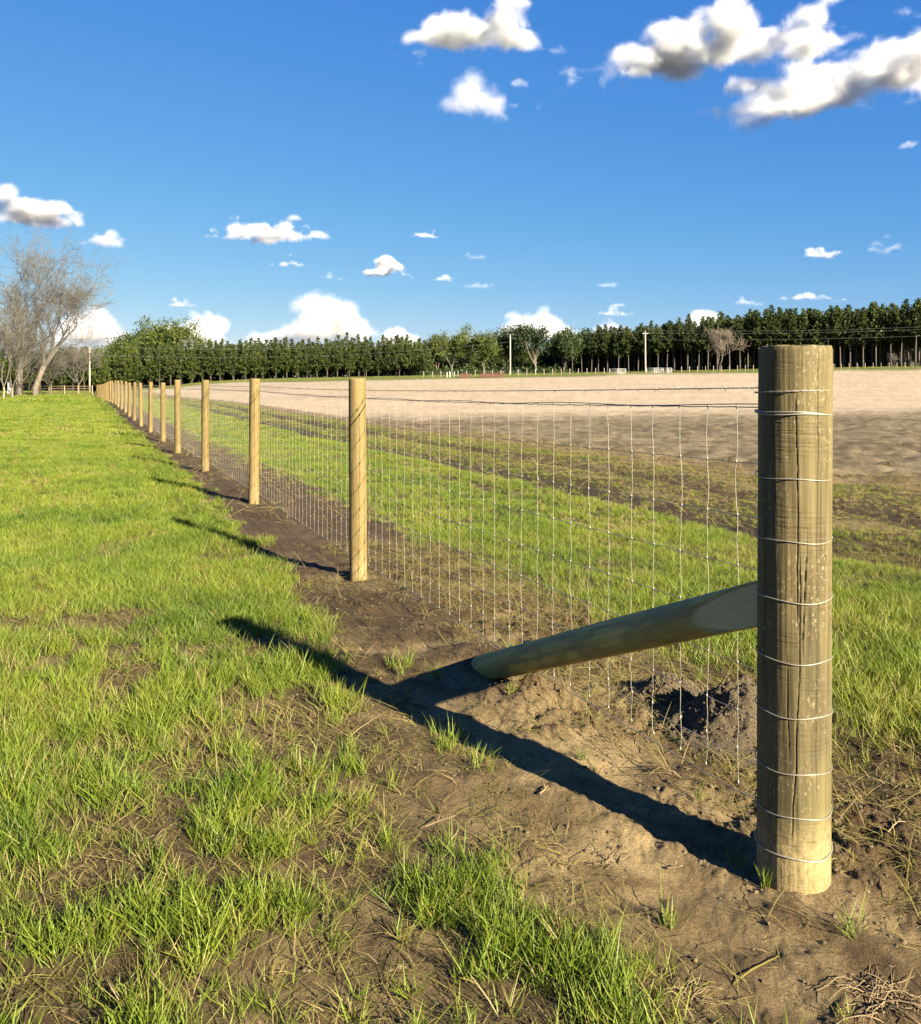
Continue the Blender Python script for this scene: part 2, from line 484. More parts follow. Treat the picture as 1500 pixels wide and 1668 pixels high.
def scatter_tree(coll):
    ng = bpy.data.node_groups.new('scatter', 'GeometryNodeTree')
    ng.interface.new_socket('Geometry', in_out='INPUT', socket_type='NodeSocketGeometry')
    ng.interface.new_socket('Geometry', in_out='OUTPUT', socket_type='NodeSocketGeometry')
    gi = ng.nodes.new('NodeGroupInput'); go = ng.nodes.new('NodeGroupOutput')
    ci = ng.nodes.new('GeometryNodeCollectionInfo'); ci.inputs['Collection'].default_value = coll
    ci.inputs['Separate Children'].default_value = True
    ip = ng.nodes.new('GeometryNodeInstanceOnPoints'); ip.inputs['Pick Instance'].default_value = True
    def na_(name, t):
        a = ng.nodes.new('GeometryNodeInputNamedAttribute'); a.data_type = t; a.inputs['Name'].default_value = name
        return a.outputs['Attribute']
    ng.links.new(gi.outputs[0], ip.inputs['Points'])
    ng.links.new(ci.outputs[0], ip.inputs['Instance'])
    ng.links.new(na_('idx', 'INT'), ip.inputs['Instance Index'])
    ng.links.new(na_('rot', 'FLOAT_VECTOR'), ip.inputs['Rotation'])
    ng.links.new(na_('scl', 'FLOAT'), ip.inputs['Scale'])
    ng.links.new(ip.outputs[0], go.inputs[0])
    return ng
SCATTER = scatter_tree(SRC)
POOL = {}
def collect(name, key, x, y, z, scl, tint, seed, tilt=0.12):
    """queue scattered points under the name of the object they belong to"""
    g = np.random.default_rng(seed)
    nn = len(x)
    i0, cnt = FIRST[key]
    rot = np.stack([g.normal(0, tilt, nn), g.normal(0, tilt, nn), g.random(nn) * 6.2832], 1)
    POOL.setdefault(name, []).append((np.stack([x, y, z], 1), i0 + g.integers(0, cnt, nn), rot, scl, np.clip(tint, 0, 1)))
def scatter(name, label, cat):
    co, idx, rot, scl, tint = (np.concatenate(c) for c in zip(*POOL[name]))
    me = bpy.data.meshes.new(name)
    me.vertices.add(len(co)); me.vertices.foreach_set('co', co.astype(np.float32).ravel())
    me.update()
    for nm, t, key_, arr in (('idx', 'INT', 'value', idx.astype(np.int32)), ('rot', 'FLOAT_VECTOR', 'vector', rot.astype(np.float32)),
                             ('scl', 'FLOAT', 'value', scl.astype(np.float32)), ('tint', 'FLOAT', 'value', tint.astype(np.float32))):
        a = me.attributes.new(nm, t, 'POINT'); a.data.foreach_set(key_, np.ascontiguousarray(arr).ravel())
    o = obj(name, me)
    md = o.modifiers.new('scatter', 'NODES'); md.node_group = SCATTER
    return tag(o, label, cat, kind='stuff')
def wedge(seed, y0, y1, density, margin=0.7, half=0.60):
    """random ground points in the part of the land in view (and a little beside it)"""
    g = np.random.default_rng(seed)
    area = (half * (y1 * y1 - y0 * y0)) + 2 * margin * (y1 - y0)
    m_ = int(area * density)
    y = np.sqrt(y0 * y0 + (y1 * y1 - y0 * y0) * g.random(m_ * 2))[:m_]
    x = (g.random(m_) * 2 - 1) * (half * y + margin)
    return x, y, g.random(m_), g.random(m_), g

def grass_band(seed, y0, y1, density, key, thr, smin, smax):
    x, y, q, q2, g = wedge(seed, y0, y1, density)
    m = masks(x, y)
    z = height(x, y, m)
    yy0 = y
    tn = fbm(x / 1.1, y / 1.1, 301, 3); tn2 = fbm(x / 7.0, y / 7.0, 305, 3)
    for side, nm in (('lawn', 'lawn_grass'), ('past', 'pasture_grass')):
        d = m[side] * ((m['u'] < 0) if side == 'lawn' else (m['u'] > 0))
        keep = q < np.maximum(d, (0.035 * ((m['u'] < -0.95) | (m['u'] > 1.0)) + 0.003) * (yy0 < 5) * (m['field'] < 0.5)) * thr
        if side == 'past': keep |= (q < m['verge'] * thr)
        xx, yy, zz = x[keep], y[keep], z[keep]
        ss = smin + (smax - smin) * q2[keep] * (0.6 + 0.4 * d[keep])
        t = 0.50 + 0.40 * tn[keep] + 0.25 * tn2[keep] + g.normal(0, 0.13, keep.sum())
        if side == 'past':
            uu, vv = m['u'][keep], m['v'][keep]
            lush = (1 - sm(uu, 2.6, 3.6)) * (1 - sm(vv, 1.5, 4.0))
            ss = ss * (0.72 + 0.42 * lush) * (1 - 0.35 * sm(uu, 4.0, 5.0))
            t = t + 0.10 * lush + 0.22 * sm(uu, 4.2, 5.5)
        t = np.where(g.random(keep.sum()) < ((0.035 + 0.12 * (1 - d[keep]) + 0.04 * (yy < 5)) * (0.45 if key == 'tall' else 1.0)), 0.88 + 0.12 * g.random(keep.sum()), t)
        collect(nm, key, xx, yy, zz, ss, t, seed + 5)
grass_band(1001, 1.35, 3.9, 2300, 'short', 0.78, 0.55, 1.25)
grass_band(1002, 1.35, 4.6, 760, 'tall', 0.72, 0.36, 0.98)
grass_band(1003, 3.9, 9.0, 1150, 'short', 0.9, 0.6, 1.2)
grass_band(1004, 4.6, 10.0, 110, 'tall', 0.5, 0.35, 0.7)
grass_band(1005, 8.0, 24.0, 230, 'mid', 0.95, 0.5, 0.95)
grass_band(1006, 22.0, 62.0, 24, 'far', 0.95, 0.6, 1.0)
grass_band(1007, 58.0, 200.0, 1.6, 'vfar', 0.95, 0.75, 1.2)

# a few lone tufts on the bare soil by the corner post's shadow
g = np.random.default_rng(1050)
for tx, ty, cnt, sc in ((-0.04, 3.46, 9, 0.85), (0.08, 3.25, 4, 0.75), (-0.10, 3.62, 4, 0.6), (-0.55, 3.95, 14, 0.9), (-0.30, 4.45, 8, 0.8), (-0.22, 2.72, 6, 0.8), (0.42, 2.16, 7, 0.8), (-0.28, 3.1, 4, 0.6)):
    xx = tx + g.normal(0, 0.035, cnt); yy = ty + g.normal(0, 0.035, cnt)
    collect('lawn_grass', 'tall', xx, yy, height(xx, yy), sc * (0.6 + 0.5 * g.random(cnt)), 0.45 + 0.2 * g.random(cnt), 1051)

# straw litter and soil crumbs on the bare ground
x, y, q, q2, g = wedge(1101, 1.4, 8.0, 1300)
m = masks(x, y)
bare = (1 - np.maximum(m['lawn'], m['past'])) * (1 - m['field'])
wt = bare * (0.10 * sm(m['n1'], -0.1, 0.3) + 0.02 + 0.85 * sm(m['u'], -0.1, 0.5)) + 0.40 * m['spot'] + 0.5 * (m['u'] < -0.5) * (1 - m['lawn'])
keep = q < wt
collect('straw_litter', 'straw', x[keep], y[keep], height(x[keep], y[keep]) + 0.002, 0.45 + 1.1 * q2[keep] ** 2, 0.80 + 0.20 * g.random(keep.sum()), 1102, tilt=0.2)
x, y, q, q2, g = wedge(1105, 9.0, 26.0, 60)
m = masks(x, y)
keep = q < (m['straw'] * 0.9 + 0.35 * (1 - np.maximum(m['lawn'], m['past'])) * (1 - m['field']))
collect('straw_litter', 'straw', x[keep], y[keep], height(x[keep], y[keep]) + 0.003, 1.5 + 2.0 * q2[keep], 0.84 + 0.16 * g.random(keep.sum()), 1106, tilt=0.25)
x, y, q, q2, g = wedge(1111, 1.4, 6.0, 4200)
m = masks(x, y)
bare = (1 - np.maximum(m['lawn'], m['past'])) * (1 - m['field'])
cl = sm(fbm(x / 0.35, y / 0.35, 401, 3), -0.05, 0.35)
keep = q < bare * (0.10 + 0.55 * cl) * (0.6 + 0.8 * sm(m['u'], -0.3, 0.3))
collect('soil_crumbs', 'clod', x[keep], y[keep], height(x[keep], y[keep]), 0.0014 + 0.0085 * q2[keep] ** 7, 0.2 + 0.6 * g.random(keep.sum()), 1112, tilt=0.5)
x, y, q, q2, g = wedge(1121, 11.0, 40.0, 34)
m = masks(x, y)
keep = q < m['field'] * (1 - 0.6 * m['pale']) * sm(fbm(x / 2.0, y / 2.0, 411, 2), -0.15, 0.3)
collect('soil_crumbs', 'clod', x[keep], y[keep], height(x[keep], y[keep]), 0.006 + 0.018 * q2[keep] ** 4, 0.5 + 0.5 * g.random(keep.sum()), 1122, tilt=0.5)
scatter('lawn_grass', 'bright green lawn grass covering the ground left of the fence', 'grass')
scatter('pasture_grass', 'short green pasture grass between the wire fence and the tilled field', 'grass')
scatter('straw_litter', 'dry straw and dead grass scattered over the bare soil', 'straw')
# ------------------------------------------------------------------ the fence
def wood_material(name, dark, light, pale, scuff=0.0, green=0.0, chatter=0.0, mud=0.0):
    m, nt, p = new_mat(name)
    n = N(nt)
    tc = n.new('ShaderNodeTexCoord').outputs['Object']
    oi = n.new('ShaderNodeObjectInfo')
    off = n.new('ShaderNodeVectorMath', operation='SCALE'); nt.links.new(tc, off.inputs[0]); off.inputs['Scale'].default_value = 1.0
    add = n.new('ShaderNodeVectorMath', operation='ADD'); nt.links.new(off.outputs[0], add.inputs[0])
    cx = n.new('ShaderNodeCombineXYZ', in_Z=n.math('MULTIPLY', oi.outputs['Random'], 37.0)); nt.links.new(cx.outputs[0], add.inputs[1])
    P = add.outputs[0]
    grain = n.noise(n.mapping(P, (55, 55, 1.6)), 1.0, 6, 0.62, 0.4)
    broad = n.noise(n.mapping(P, (10, 10, 1.3)), 1.0, 4, 0.55, 0.8)
    c = n.mix(n.maprange(broad, 0.36, 0.64, 0, 1), dark, light)
    c = n.mix(n.maprange(grain, 0.35, 0.75, 0, 0.8), c, pale)
    streak = n.noise(n.mapping(P, (120, 120, 2.2)), 1.0, 3, 0.5)
    c = n.mix(n.maprange(streak, 0.58, 0.76, 0, 0.5), c, tuple(q * 0.45 for q in dark))
    # knots
    vo = n.new('ShaderNodeTexVoronoi'); nt.links.new(n.mapping(P, (7, 7, 2.6)), vo.inputs['Vector']); vo.inputs['Scale'].default_value = 1.0
    c = n.mix(n.maprange(vo.outputs['Distance'], 0.05, 0.13, 0.75, 0.0), c, tuple(q * 0.5 for q in dark))
    h = grain
    if chatter:
        ch = n.noise(n.mapping(P, (11.0, 11.0, 120)), 1.0, 3, 0.6)
        pl = n.noise(n.mapping(P, (4, 4, 9)), 1.0, 3, 0.6)
        k = n.math('MULTIPLY', n.maprange(ch, 0.42, 0.66, 0, 1), n.maprange(pl, 0.45, 0.62, 0, 1))
        c = n.mix(n.math('MULTIPLY', k, chatter), c, tuple(q * 0.42 for q in dark))
        h = n.math('ADD', h, n.math('MULTIPLY', k, -0.8))
    if green:
        gn = n.noise(n.mapping(P, (5, 5, 1.1)), 1.0, 3, 0.5)
        c = n.mix(n.math('MULTIPLY', n.maprange(gn, 0.45, 0.65, 0, 1), green), c, (0.125, 0.115, 0.045))
    if scuff:
        sn = n.noise(n.mapping(P, (130, 130, 62)), 1.0, 5, 0.7)
        sb = n.noise(n.mapping(P, (8, 8, 5)), 1.0, 3, 0.5)
        k = n.math('MULTIPLY', n.maprange(sn, 0.555, 0.66, 0, 1), n.maprange(sb, 0.42, 0.58, 0, 1))
        c = n.mix(n.math('MULTIPLY', k, scuff), c, (0.42, 0.345, 0.19))
    if mud:
        sx = n.new('ShaderNodeSeparateXYZ'); nt.links.new(tc, sx.inputs[0])
        mn = n.noise(n.mapping(tc, (70, 70, 34)), 1.0, 6, 0.75)
        band = n.maprange(sx.outputs['Z'], 0.10, 0.24, 1.0, 0.0)
        k = n.math('MULTIPLY', band, n.maprange(mn, 0.42, 0.58, 0.25, 1.0))
        c = n.mix(n.math('MULTIPLY', k, mud), c, (0.36, 0.275, 0.13))
        k2 = n.math('MULTIPLY', n.maprange(sx.outputs['Z'], 0.02, 0.12, 1.0, 0.0), n.maprange(mn, 0.50, 0.62, 0, 0.8))
        c = n.mix(k2, c, (0.10, 0.07, 0.035))
        h = n.math('ADD', h, n.math('MULTIPLY', n.math('MULTIPLY', band, mn), 1.0))
    tone = n.maprange(oi.outputs['Random'], 0.0, 1.0, 0.86, 1.12)
    c = n.mix(1.0, c, n.new('ShaderNodeCombineXYZ', in_X=tone, in_Y=tone, in_Z=tone).outputs[0], 'MULTIPLY')
    n.set(p.inputs['Base Color'], c)
    p.inputs['Roughness'].default_value = 0.78
    p.inputs['Specular IOR Level'].default_value = 0.25
    n.set(p.inputs['Normal'], n.bump(h, 0.55, 0.004))
    return m

mat_corner = wood_material('weathered_corner_post', (0.034, 0.027, 0.011), (0.112, 0.087, 0.034), (0.178, 0.143, 0.063), scuff=0.5, green=0.55, chatter=0.22, mud=0.85)
mat_post = wood_material('treated_line_post', (0.128, 0.086, 0.027), (0.182, 0.126, 0.044), (0.222, 0.162, 0.064), scuff=0.3, green=0.25, chatter=0.15, mud=0.45)

def ringed_wood(name):
    """brace timber: growth rings round its own axis, so that a slanting cut shows their figure"""
    m, nt, p = new_mat(name)
    n = N(nt)
    tc = n.new('ShaderNodeTexCoord').outputs['Object']
    sx = n.new('ShaderNodeSeparateXYZ'); nt.links.new(tc, sx.inputs[0])
    wob = n.noise(n.mapping(tc, (9, 9, 3)), 1.0, 2, 0.5)
    r = n.math('SQRT', n.math('ADD', n.math('POWER', n.math('ADD', sx.outputs['X'], 0.012), 2.0), n.math('POWER', sx.outputs['Y'], 2.0)))
    r = n.math('ADD', r, n.math('MULTIPLY', wob, 0.045))
    rings = n.math('SINE', n.math('MULTIPLY', r, 430.0))
    grain = n.noise(n.mapping(tc, (70, 70, 2.0)), 1.0, 5, 0.6)
    broad = n.noise(n.mapping(tc, (9, 9, 1.5)), 1.0, 3, 0.5)
    c = n.mix(n.maprange(broad, 0.35, 0.65, 0, 1), (0.350, 0.262, 0.058), (0.500, 0.378, 0.088))
    c = n.mix(n.maprange(rings, -0.1, 0.9, 0, 0.5), c, (0.150, 0.110, 0.036))
    c = n.mix(n.maprange(grain, 0.46, 0.70, 0, 0.7), c, (0.18, 0.13, 0.045))
    inner = n.maprange(n.math('SQRT', n.math('ADD', n.math('POWER', sx.outputs['X'], 2.0), n.math('POWER', sx.outputs['Y'], 2.0))), 0.066, 0.073, 1.0, 0.0)
    c = n.mix(n.math('MULTIPLY', inner, 0.65), c, (0.66, 0.54, 0.26))
    n.set(p.inputs['Base Color'], c)
    p.inputs['Roughness'].default_value = 0.75
    n.set(p.inputs['Normal'], n.bump(grain, 0.35, 0.003))
    return m
mat_brace = ringed_wood('brace_timber')

def noise3(a, z, seed, fa, fz):
    """noise on a cylinder, seamless round the angle a"""
    return fbm(np.cos(a) * fa + z * fz, np.sin(a) * fa + z * fz * 0.37 + 11.7, seed, 3)
def post_mesh(name, r, h, mat, seed, ns=48, nz=60, cracks=(), lump=0.03, taper=0.0, below=0.35, dome=0.004):
    a = np.linspace(0, 2 * math.pi, ns, endpoint=False)
    z = np.concatenate([np.linspace(-below, 0, 4, endpoint=False), np.linspace(0, h, nz)])
    A, Z = np.meshgrid(a, z)
    R = r * (1 - taper * Z / h) * (1 + lump * noise3(A, Z, seed, 1.0, 0.9) + 0.018 * noise3(A, Z, seed + 5, 3.0, 0.8) + 0.006 * noise3(A, Z, seed + 9, 9, 2.5))
    for a0, z0, z1, wdt, dep, drift in cracks:
        ac = a0 + drift * (Z - z0) + 0.13 * pnoise(Z * 2.6, Z * 0 + a0 * 7, seed + 2) + 0.05 * pnoise(Z * 9.0, Z * 0 + a0 * 5, seed + 6) + 0.015 * pnoise(Z * 23.0, Z * 0 + a0, seed + 3)
        d = np.abs((A - ac + math.pi) % (2 * math.pi) - math.pi) * r
        fade = sm(Z, z0, z0 + 0.10) * (1 - sm(Z, z1 - 0.10, z1))
        R = R - dep * fade * (1 - sm(d, 0, wdt))
    # worn rim
    R = np.where(Z > h - 0.006, R - 0.0022 - 0.001 * noise3(A, Z, seed + 7, 5, 1), R)
    V = np.stack([R * np.cos(A), R * np.sin(A), Z], -1)
    V[-1, :, 2] += 0.004 * noise3(A[-1], Z[-1], seed + 8, 4, 0)
    nzz = len(z)
    V = V.reshape(-1, 3)
    ii = np.arange(nzz - 1)[:, None] * ns; jj = np.arange(ns)[None]; j2 = (jj + 1) % ns
    F = np.stack([ii + jj, ii + j2, ii + ns + j2, ii + ns + jj], -1).reshape(-1, 4)
    me = mesh_of(name, V, F, mat, smooth=True)
    bm = bmesh.new(); bm.from_mesh(me); bm.verts.ensure_lookup_table()
    top = [bm.verts[(nzz - 1) * ns + k] for k in range(ns)]
    inner = [bm.verts.new((v.co.x * 0.55, v.co.y * 0.55, v.co.z + dome * 0.6)) for v in top]
    cen = bm.verts.new((0, 0, h + dome))
    for k in range(ns):
        k2 = (k + 1) % ns
        f = bm.faces.new((top[k], top[k2], inner[k2], inner[k])); f.smooth = False
        f = bm.faces.new((inner[k], inner[k2], cen)); f.smooth = False
    bm.to_mesh(me); bm.free()
    return me

FACE = math.atan2(-P0[1], -P0[0])                   # side of the corner post that looks at the photographer
RA, HA = 0.0995, 1.527
corner_me = post_mesh('corner_post', RA, HA, mat_corner, 501, ns=300, nz=330, lump=0.018, cracks=(
    (FACE + 0.07, 0.72, 1.44, 0.0020, 0.005, 0.02), (FACE + 0.02, 0.12, 0.98, 0.0020, 0.0055, 0.10), (FACE + 0.62, 0.2, 1.60, 0.002, 0.005, 0.03),
    (FACE - 0.16, 0.35, 0.70, 0.0018, 0.004, 0.05), (FACE + 0.30, 0.62, 1.05, 0.0025, 0.006, -0.04), (FACE + 2.5, 0.1, 1.5, 0.004, 0.01, 0.02)))
za = ground_at(*P0) - 0.01
corner = obj('corner_post', corner_me, loc=(P0[0], P0[1], za))
corner.rotation_euler = (rad(0.1), rad(0.15), 0)
tag(corner, 'thick weathered round wooden corner post with wire wrapped around it', 'fence post')

# line posts
RB, HB = 0.064, 1.50
line_meshes = []
for k_ in range(5):
    g = np.random.default_rng(540 + k_)
    cr = tuple((g.random() * 6.28, 0.1 + 0.4 * g.random(), 0.9 + 0.6 * g.random(), 0.003, 0.006, 0.1 * (g.random() - 0.5)) for _ in range(5))
    line_meshes.append(post_mesh('fence_post', RB, HB, mat_post, 550 + k_, ns=72, nz=80, cracks=cr, lump=0.035, taper=0.04))
ORD = ['first', 'second', 'third', 'fourth', 'fifth', 'sixth', 'seventh', 'eighth', 'ninth', 'tenth', 'eleventh', 'twelfth', 'thirteenth', 'fourteenth', 'fifteenth', 'sixteenth']
NPOST = 30
post_z = {0: za}
for i in range(1, NPOST + 1):
    g = np.random.default_rng(600 + i)
    jx = 0.0 if i < 3 else 0.02
    px_, py_ = xy(g.normal(0, jx), i * STEP)
    pz_ = ground_at(px_, py_) - 0.012
    post_z[i] = pz_
    o = obj('fence_post', line_meshes[i % 5], loc=(px_, py_, pz_), scale=(1.0 + g.normal(0, 0.045), 1.0 + g.normal(0, 0.045), 1.0 + (0 if i < 3 else g.normal(0, 0.009))))
    o.rotation_euler = (g.normal(0, 0.010), g.normal(0, 0.010), g.random() * 6.28)
    if i == 1: o.rotation_euler = (0.0, rad(-0.75), 1.2)
    if i == 2: o.rotation_euler = (0.0, rad(-0.6), 2.9)
    if i <= 12:
        tag(o, 'tan round wooden fence post, %s line post after the thick corner post' % ORD[i - 1], 'fence post', 'line posts of the wire fence')
    else:
        tag(o, 'tan wooden fence post in the crowded far end of the line', 'fence post', 'line posts of the wire fence')

# brace leaning on the corner post, its upper end cut to a slanting face
G0 = Vector((0.120, 4.47, -0.02)); G1 = Vector((P0[0] - 0.022, P0[1] + 0.05, 0.775))
axis = (G1 - G0); LB = axis.length; axis.normalize()
r_b = 0.0775
ns, nz = 96, 120
a = np.linspace(0, 2 * math.pi, ns, endpoint=False); z = np.linspace(-0.5, LB + 0.06, nz)
A, Z = np.meshgrid(a, z)
R = r_b * (1 + 0.02 * noise3(A, Z, 701, 1, 0.7) + 0.012 * noise3(A, Z, 705, 4, 1.0)) * (1 + 0.03 * np.exp(-((Z - 1.3) / 0.4) ** 2))
BV = np.stack([R * np.cos(A), R * np.sin(A), Z], -1).reshape(-1, 3)
ii = np.arange(nz - 1)[:, None] * ns; jj = np.arange(ns)[None]; j2 = (jj + 1) % ns
BF = np.stack([ii + jj, ii + j2, ii + ns + j2, ii + ns + jj], -1).reshape(-1, 4)
bme = mesh_of('brace_post', BV, BF, mat_brace, smooth=True)
bm = bmesh.new(); bm.from_mesh(bme)
bmesh.ops.holes_fill(bm, edges=[e for e in bm.edges if e.is_boundary], sides=0)
quat = axis.to_track_quat('Z', 'Y')
Minv = (Matrix.Translation(G0) @ quat.to_matrix().to_4x4()).inverted()
def cut(point_w, normal_w):
    pl = Minv @ Vector(point_w); nl = Minv.to_3x3() @ Vector(normal_w)
    res = bmesh.ops.bisect_plane(bm, geom=bm.verts[:] + bm.edges[:] + bm.faces[:], plane_co=pl, plane_no=nl, clear_outer=True)
    fr = bmesh.ops.holes_fill(bm, edges=[e for e in bm.edges if e.is_boundary], sides=0)
    for f in fr['faces']: f.smooth = False
side = Vector((-0.93, -0.36, 0.02)).normalized()                 # lawn side of the brace
# scarf: plane leaning in towards the end, on the lawn side
tip = G1 + side * 0.012
scn = (side * math.cos(rad(10.5)) + axis * math.sin(rad(10.5)) + Vector((0, 0, 0.06))).normalized()
cut(tip, scn)
under = (Vector((0, 0, -1)) * math.cos(rad(20)) + axis * math.sin(rad(20))).normalized()
cut(G1 + Vector((0, 0, -0.055)), under)
bm.to_mesh(bme); bm.free()
brace = obj('brace_post', bme)
brace.matrix_world = Matrix.Translation(G0) @ quat.to_matrix().to_4x4()
tag(brace, 'leaning round brace timber propped between the ground and the corner post', 'brace')

# galvanised wire
def wire_material(name, col, met, rough):
    m, nt, p = new_mat(name)
    n = N(nt)
    pos = n.new('ShaderNodeNewGeometry').outputs['Position']
    c = n.mix(n.maprange(n.noise(pos, 60, 3), 0.35, 0.7, 0, 1), col, tuple(q * 0.72 for q in col))
    n.set(p.inputs['Base Color'], c)
    p.inputs['Metallic'].default_value = met
    p.inputs['Roughness'].default_value = rough
    return m
mat_line_wire = wire_material('dull_line_wire', (0.30, 0.285, 0.25), 0.3, 0.6)
mat_wire = wire_material('galvanised_wire', (0.36, 0.34, 0.28), 0.4, 0.5)
mat_barb = wire_material('dull_barbed_wire', (0.24, 0.22, 0.19), 0.6, 0.5)

WZ = [1.339, 1.159, 0.986, 0.821, 0.653, 0.502, 0.346, 0.224, 0.112]
def line_u(v): return np.interp(v, [0, STEP, 400], [RA + 0.003, RB + 0.0035, RB + 0.0035])
def line_z(v):
    k = np.arange(0, NPOST + 1)
    return np.interp(v, k * STEP, [post_z[i] + 0.012 for i in k]) - 0.0
END_V = NPOST * STEP
wire_root = bpy.data.objects.new('woven_wire_fence', None); COL.objects.link(wire_root)
wire_root.location = (P0[0], P0[1], 0)
tag(wire_root, 'long woven wire mesh fence strung along the row of posts', 'wire fence')
wire_inv = Matrix.Translation((-P0[0], -P0[1], 0))
def to_root(p): return (p[0] - P0[0], p[1] - P0[1], p[2])
for k_, wz in enumerate(WZ):
    mb = MB()
    strands = (0.0, 0.006) if k_ == 0 else (0.0,)
    for so in strands:
        pts = []
        vv = np.concatenate([np.arange(0, 9, 0.075), np.arange(9, 40, 0.5), np.arange(40, END_V + 0.1, STEP)])
        for v_ in vv:
            crimp = 0.0022 * math.sin(v_ / 0.1525 * 2 * math.pi + k_) if v_ < 9 else 0.0
            sag = -0.010 * math.sin(math.pi * ((v_ / STEP) % 1.0)) if v_ < 40 else 0.0
            if so: crimp = 0.004 * math.sin(v_ * 5.3); 
            zz = float(line_z(v_)) + wz + crimp + sag + so
            if k_ >= 7: zz -= 0.045 * (1 - sm(v_, 0.05, 0.35)) * 0 + 0.03 * sm(v_, 0.0, 0.4) * (1 - sm(v_, 1.5, 3.0))
            x_, y_ = xy(float(line_u(v_)), v_)
            pts.append(to_root((x_, y_, zz)))
        mb.tube(pts, 0.00145 if k_ not in (0, 8) else 0.0020, n=5, cap=False)
    obj('line_wire', mb.mesh('line_wire', mat_line_wire, True), wire_root)
    # wrap round the corner post
    mb = MB()
    g = np.random.default_rng(800 + k_)
    for so in strands:
        pts = []
        for t in np.linspace(0, 2 * math.pi, 73):
            lift = 0.004 * math.sin(t + g.random() * 0.05) + 0.003 * math.sin(3 * t + k_)
            if so: lift += 0.004 + 0.004 * math.sin(2 * t)
            rr = RA * 1.004 + 0.0032 + 0.001 * math.sin(5 * t + k_)
            pts.append((rr * math.cos(t), rr * math.sin(t), za + wz + lift))
        mb.tube(pts, 0.00165 if k_ not in (0, 8) else 0.0023, n=6, cap=False)
    obj('wire_wrap', mb.mesh('wire_wrap', mat_wire, True), wire_root)
# upright stays, six inches apart
def stay_mesh(seed, hi=True):
    g = np.random.default_rng(seed)
    mb = MB()
    pts = []
    off = g.normal(0, 0.0035, len(WZ))
    for i, wz in enumerate(WZ):
        pts.append((off[i], 0, wz))
        if i < len(WZ) - 1:
            dz = WZ[i + 1] - wz
            b = g.normal(0, 0.004)
            for t in ((0.2, 0.5, 0.8) if hi else (0.5,)):
                pts.append((off[i] * (1 - t) + off[i + 1] * t + b * math.sin(math.pi * t) + 0.0015 * g.normal(), 0.0015 * g.normal(), wz + dz * t))
    mb.tube(pts, 0.00118 if hi else 0.0014, n=5 if hi else 3, cap=False)
    if hi:
        for i, wz in enumerate(WZ):
            mb.tube([(off[i], 0, wz + 0.007), (off[i] + 0.001, 0, wz), (off[i], 0, wz - 0.007)], [0.0022, 0.0040, 0.0022], n=5)
    return mb.mesh('stay', mat_wire, True)
stay_kinds = [stay_mesh(830 + i) for i in range(14)]
stay_far = [stay_mesh(860 + i, False) for i in range(6)]
DA = math.atan2(DV[1], DV[0])
nst = int((END_V - 0.354) / 0.1525)
mbv, mbf, nb = [], [], 0
for i in range(nst):
    v_ = 0.354 + i * 0.1525 + (0.006 * math.sin(i * 2.7) if i < 80 else 0)
    x_, y_ = xy(float(line_u(v_)) + 0.0012, v_)
    zz = float(line_z(v_)) - 0.010 * math.sin(math.pi * ((v_ / STEP) % 1.0)) * (v_ < 40)
    if i < 300:
        me = stay_kinds[(i * 5 + i // 14) % 14] if i < 170 else stay_far[i % 6]
        o = obj('stay', me, wire_root, loc=to_root((x_, y_, zz)), rot=(0, 0, DA + (math.pi if (i // 3) % 2 else 0)))
    else:
        me = stay_far[i % 6]
        vv = np.array([w.co[:] for w in me.vertices]); ff = np.array([f.vertices[:] for f in me.polygons])
        c_, s_ = math.cos(DA), math.sin(DA)
        vv = np.stack([vv[:, 0] * c_ - vv[:, 1] * s_, vv[:, 0] * s_ + vv[:, 1] * c_, vv[:, 2]], 1) + np.array(to_root((x_, y_, zz)))
        mbv.append(vv); mbf.append(ff + nb); nb += len(vv)
o = obj('stay', mesh_of('stay', np.concatenate(mbv), np.concatenate(mbf), mat_wire), wire_root)
o['kind'] = 'stuff'

# barbed strand above the mesh
barb_root = bpy.data.objects.new('barbed_wire', None); COL.objects.link(barb_root)
barb_root.location = (P0[0], P0[1], 0)
tag(barb_root, 'single barbed wire strand running above the wire mesh', 'barbed wire')
BZ = 1.400
def barb_z(v): return float(line_z(v)) + BZ - 0.008 * math.sin(math.pi * ((v / STEP) % 1.0)) * (v < 40)
mb = MB()
for ph in (0, math.pi):
    pts = []
    for v_ in np.arange(0, 5.0, 0.007):
        t = v_ / 0.045 * 2 * math.pi + ph
        x_, y_ = xy(float(line_u(v_)) + 0.0017 * math.cos(t), v_)
        pts.append(to_root((x_, y_, barb_z(v_) + 0.0017 * math.sin(t))))
    mb.tube(pts, 0.00125, n=4, cap=False)
pts = []
for v_ in np.concatenate([np.arange(5.0, 40, 0.5), np.arange(40, END_V, STEP)]):
    x_, y_ = xy(float(line_u(v_)), v_); pts.append(to_root((x_, y_, barb_z(v_))))
mb.tube(pts, 0.0024, n=4, cap=False)
obj('strand', mb.mesh('strand', mat_barb, True), barb_root)
mb = MB()
for ph in (0, math.pi):
    pts = []
    for t in np.linspace(0, 2 * math.pi, 140):
        q = t * RA / 0.045 * 2 * math.pi + ph
        rr = RA * 1.004 + 0.003 + 0.0017 * math.cos(q)
        pts.append((rr * math.cos(t), rr * math.sin(t), za + BZ + 0.0017 * math.sin(q) + 0.004 * math.sin(t + 2)))
    mb.tube(pts, 0.0014, n=4, cap=False)
obj('strand_wrap', mb.mesh('strand_wrap', mat_wire, True), barb_root)
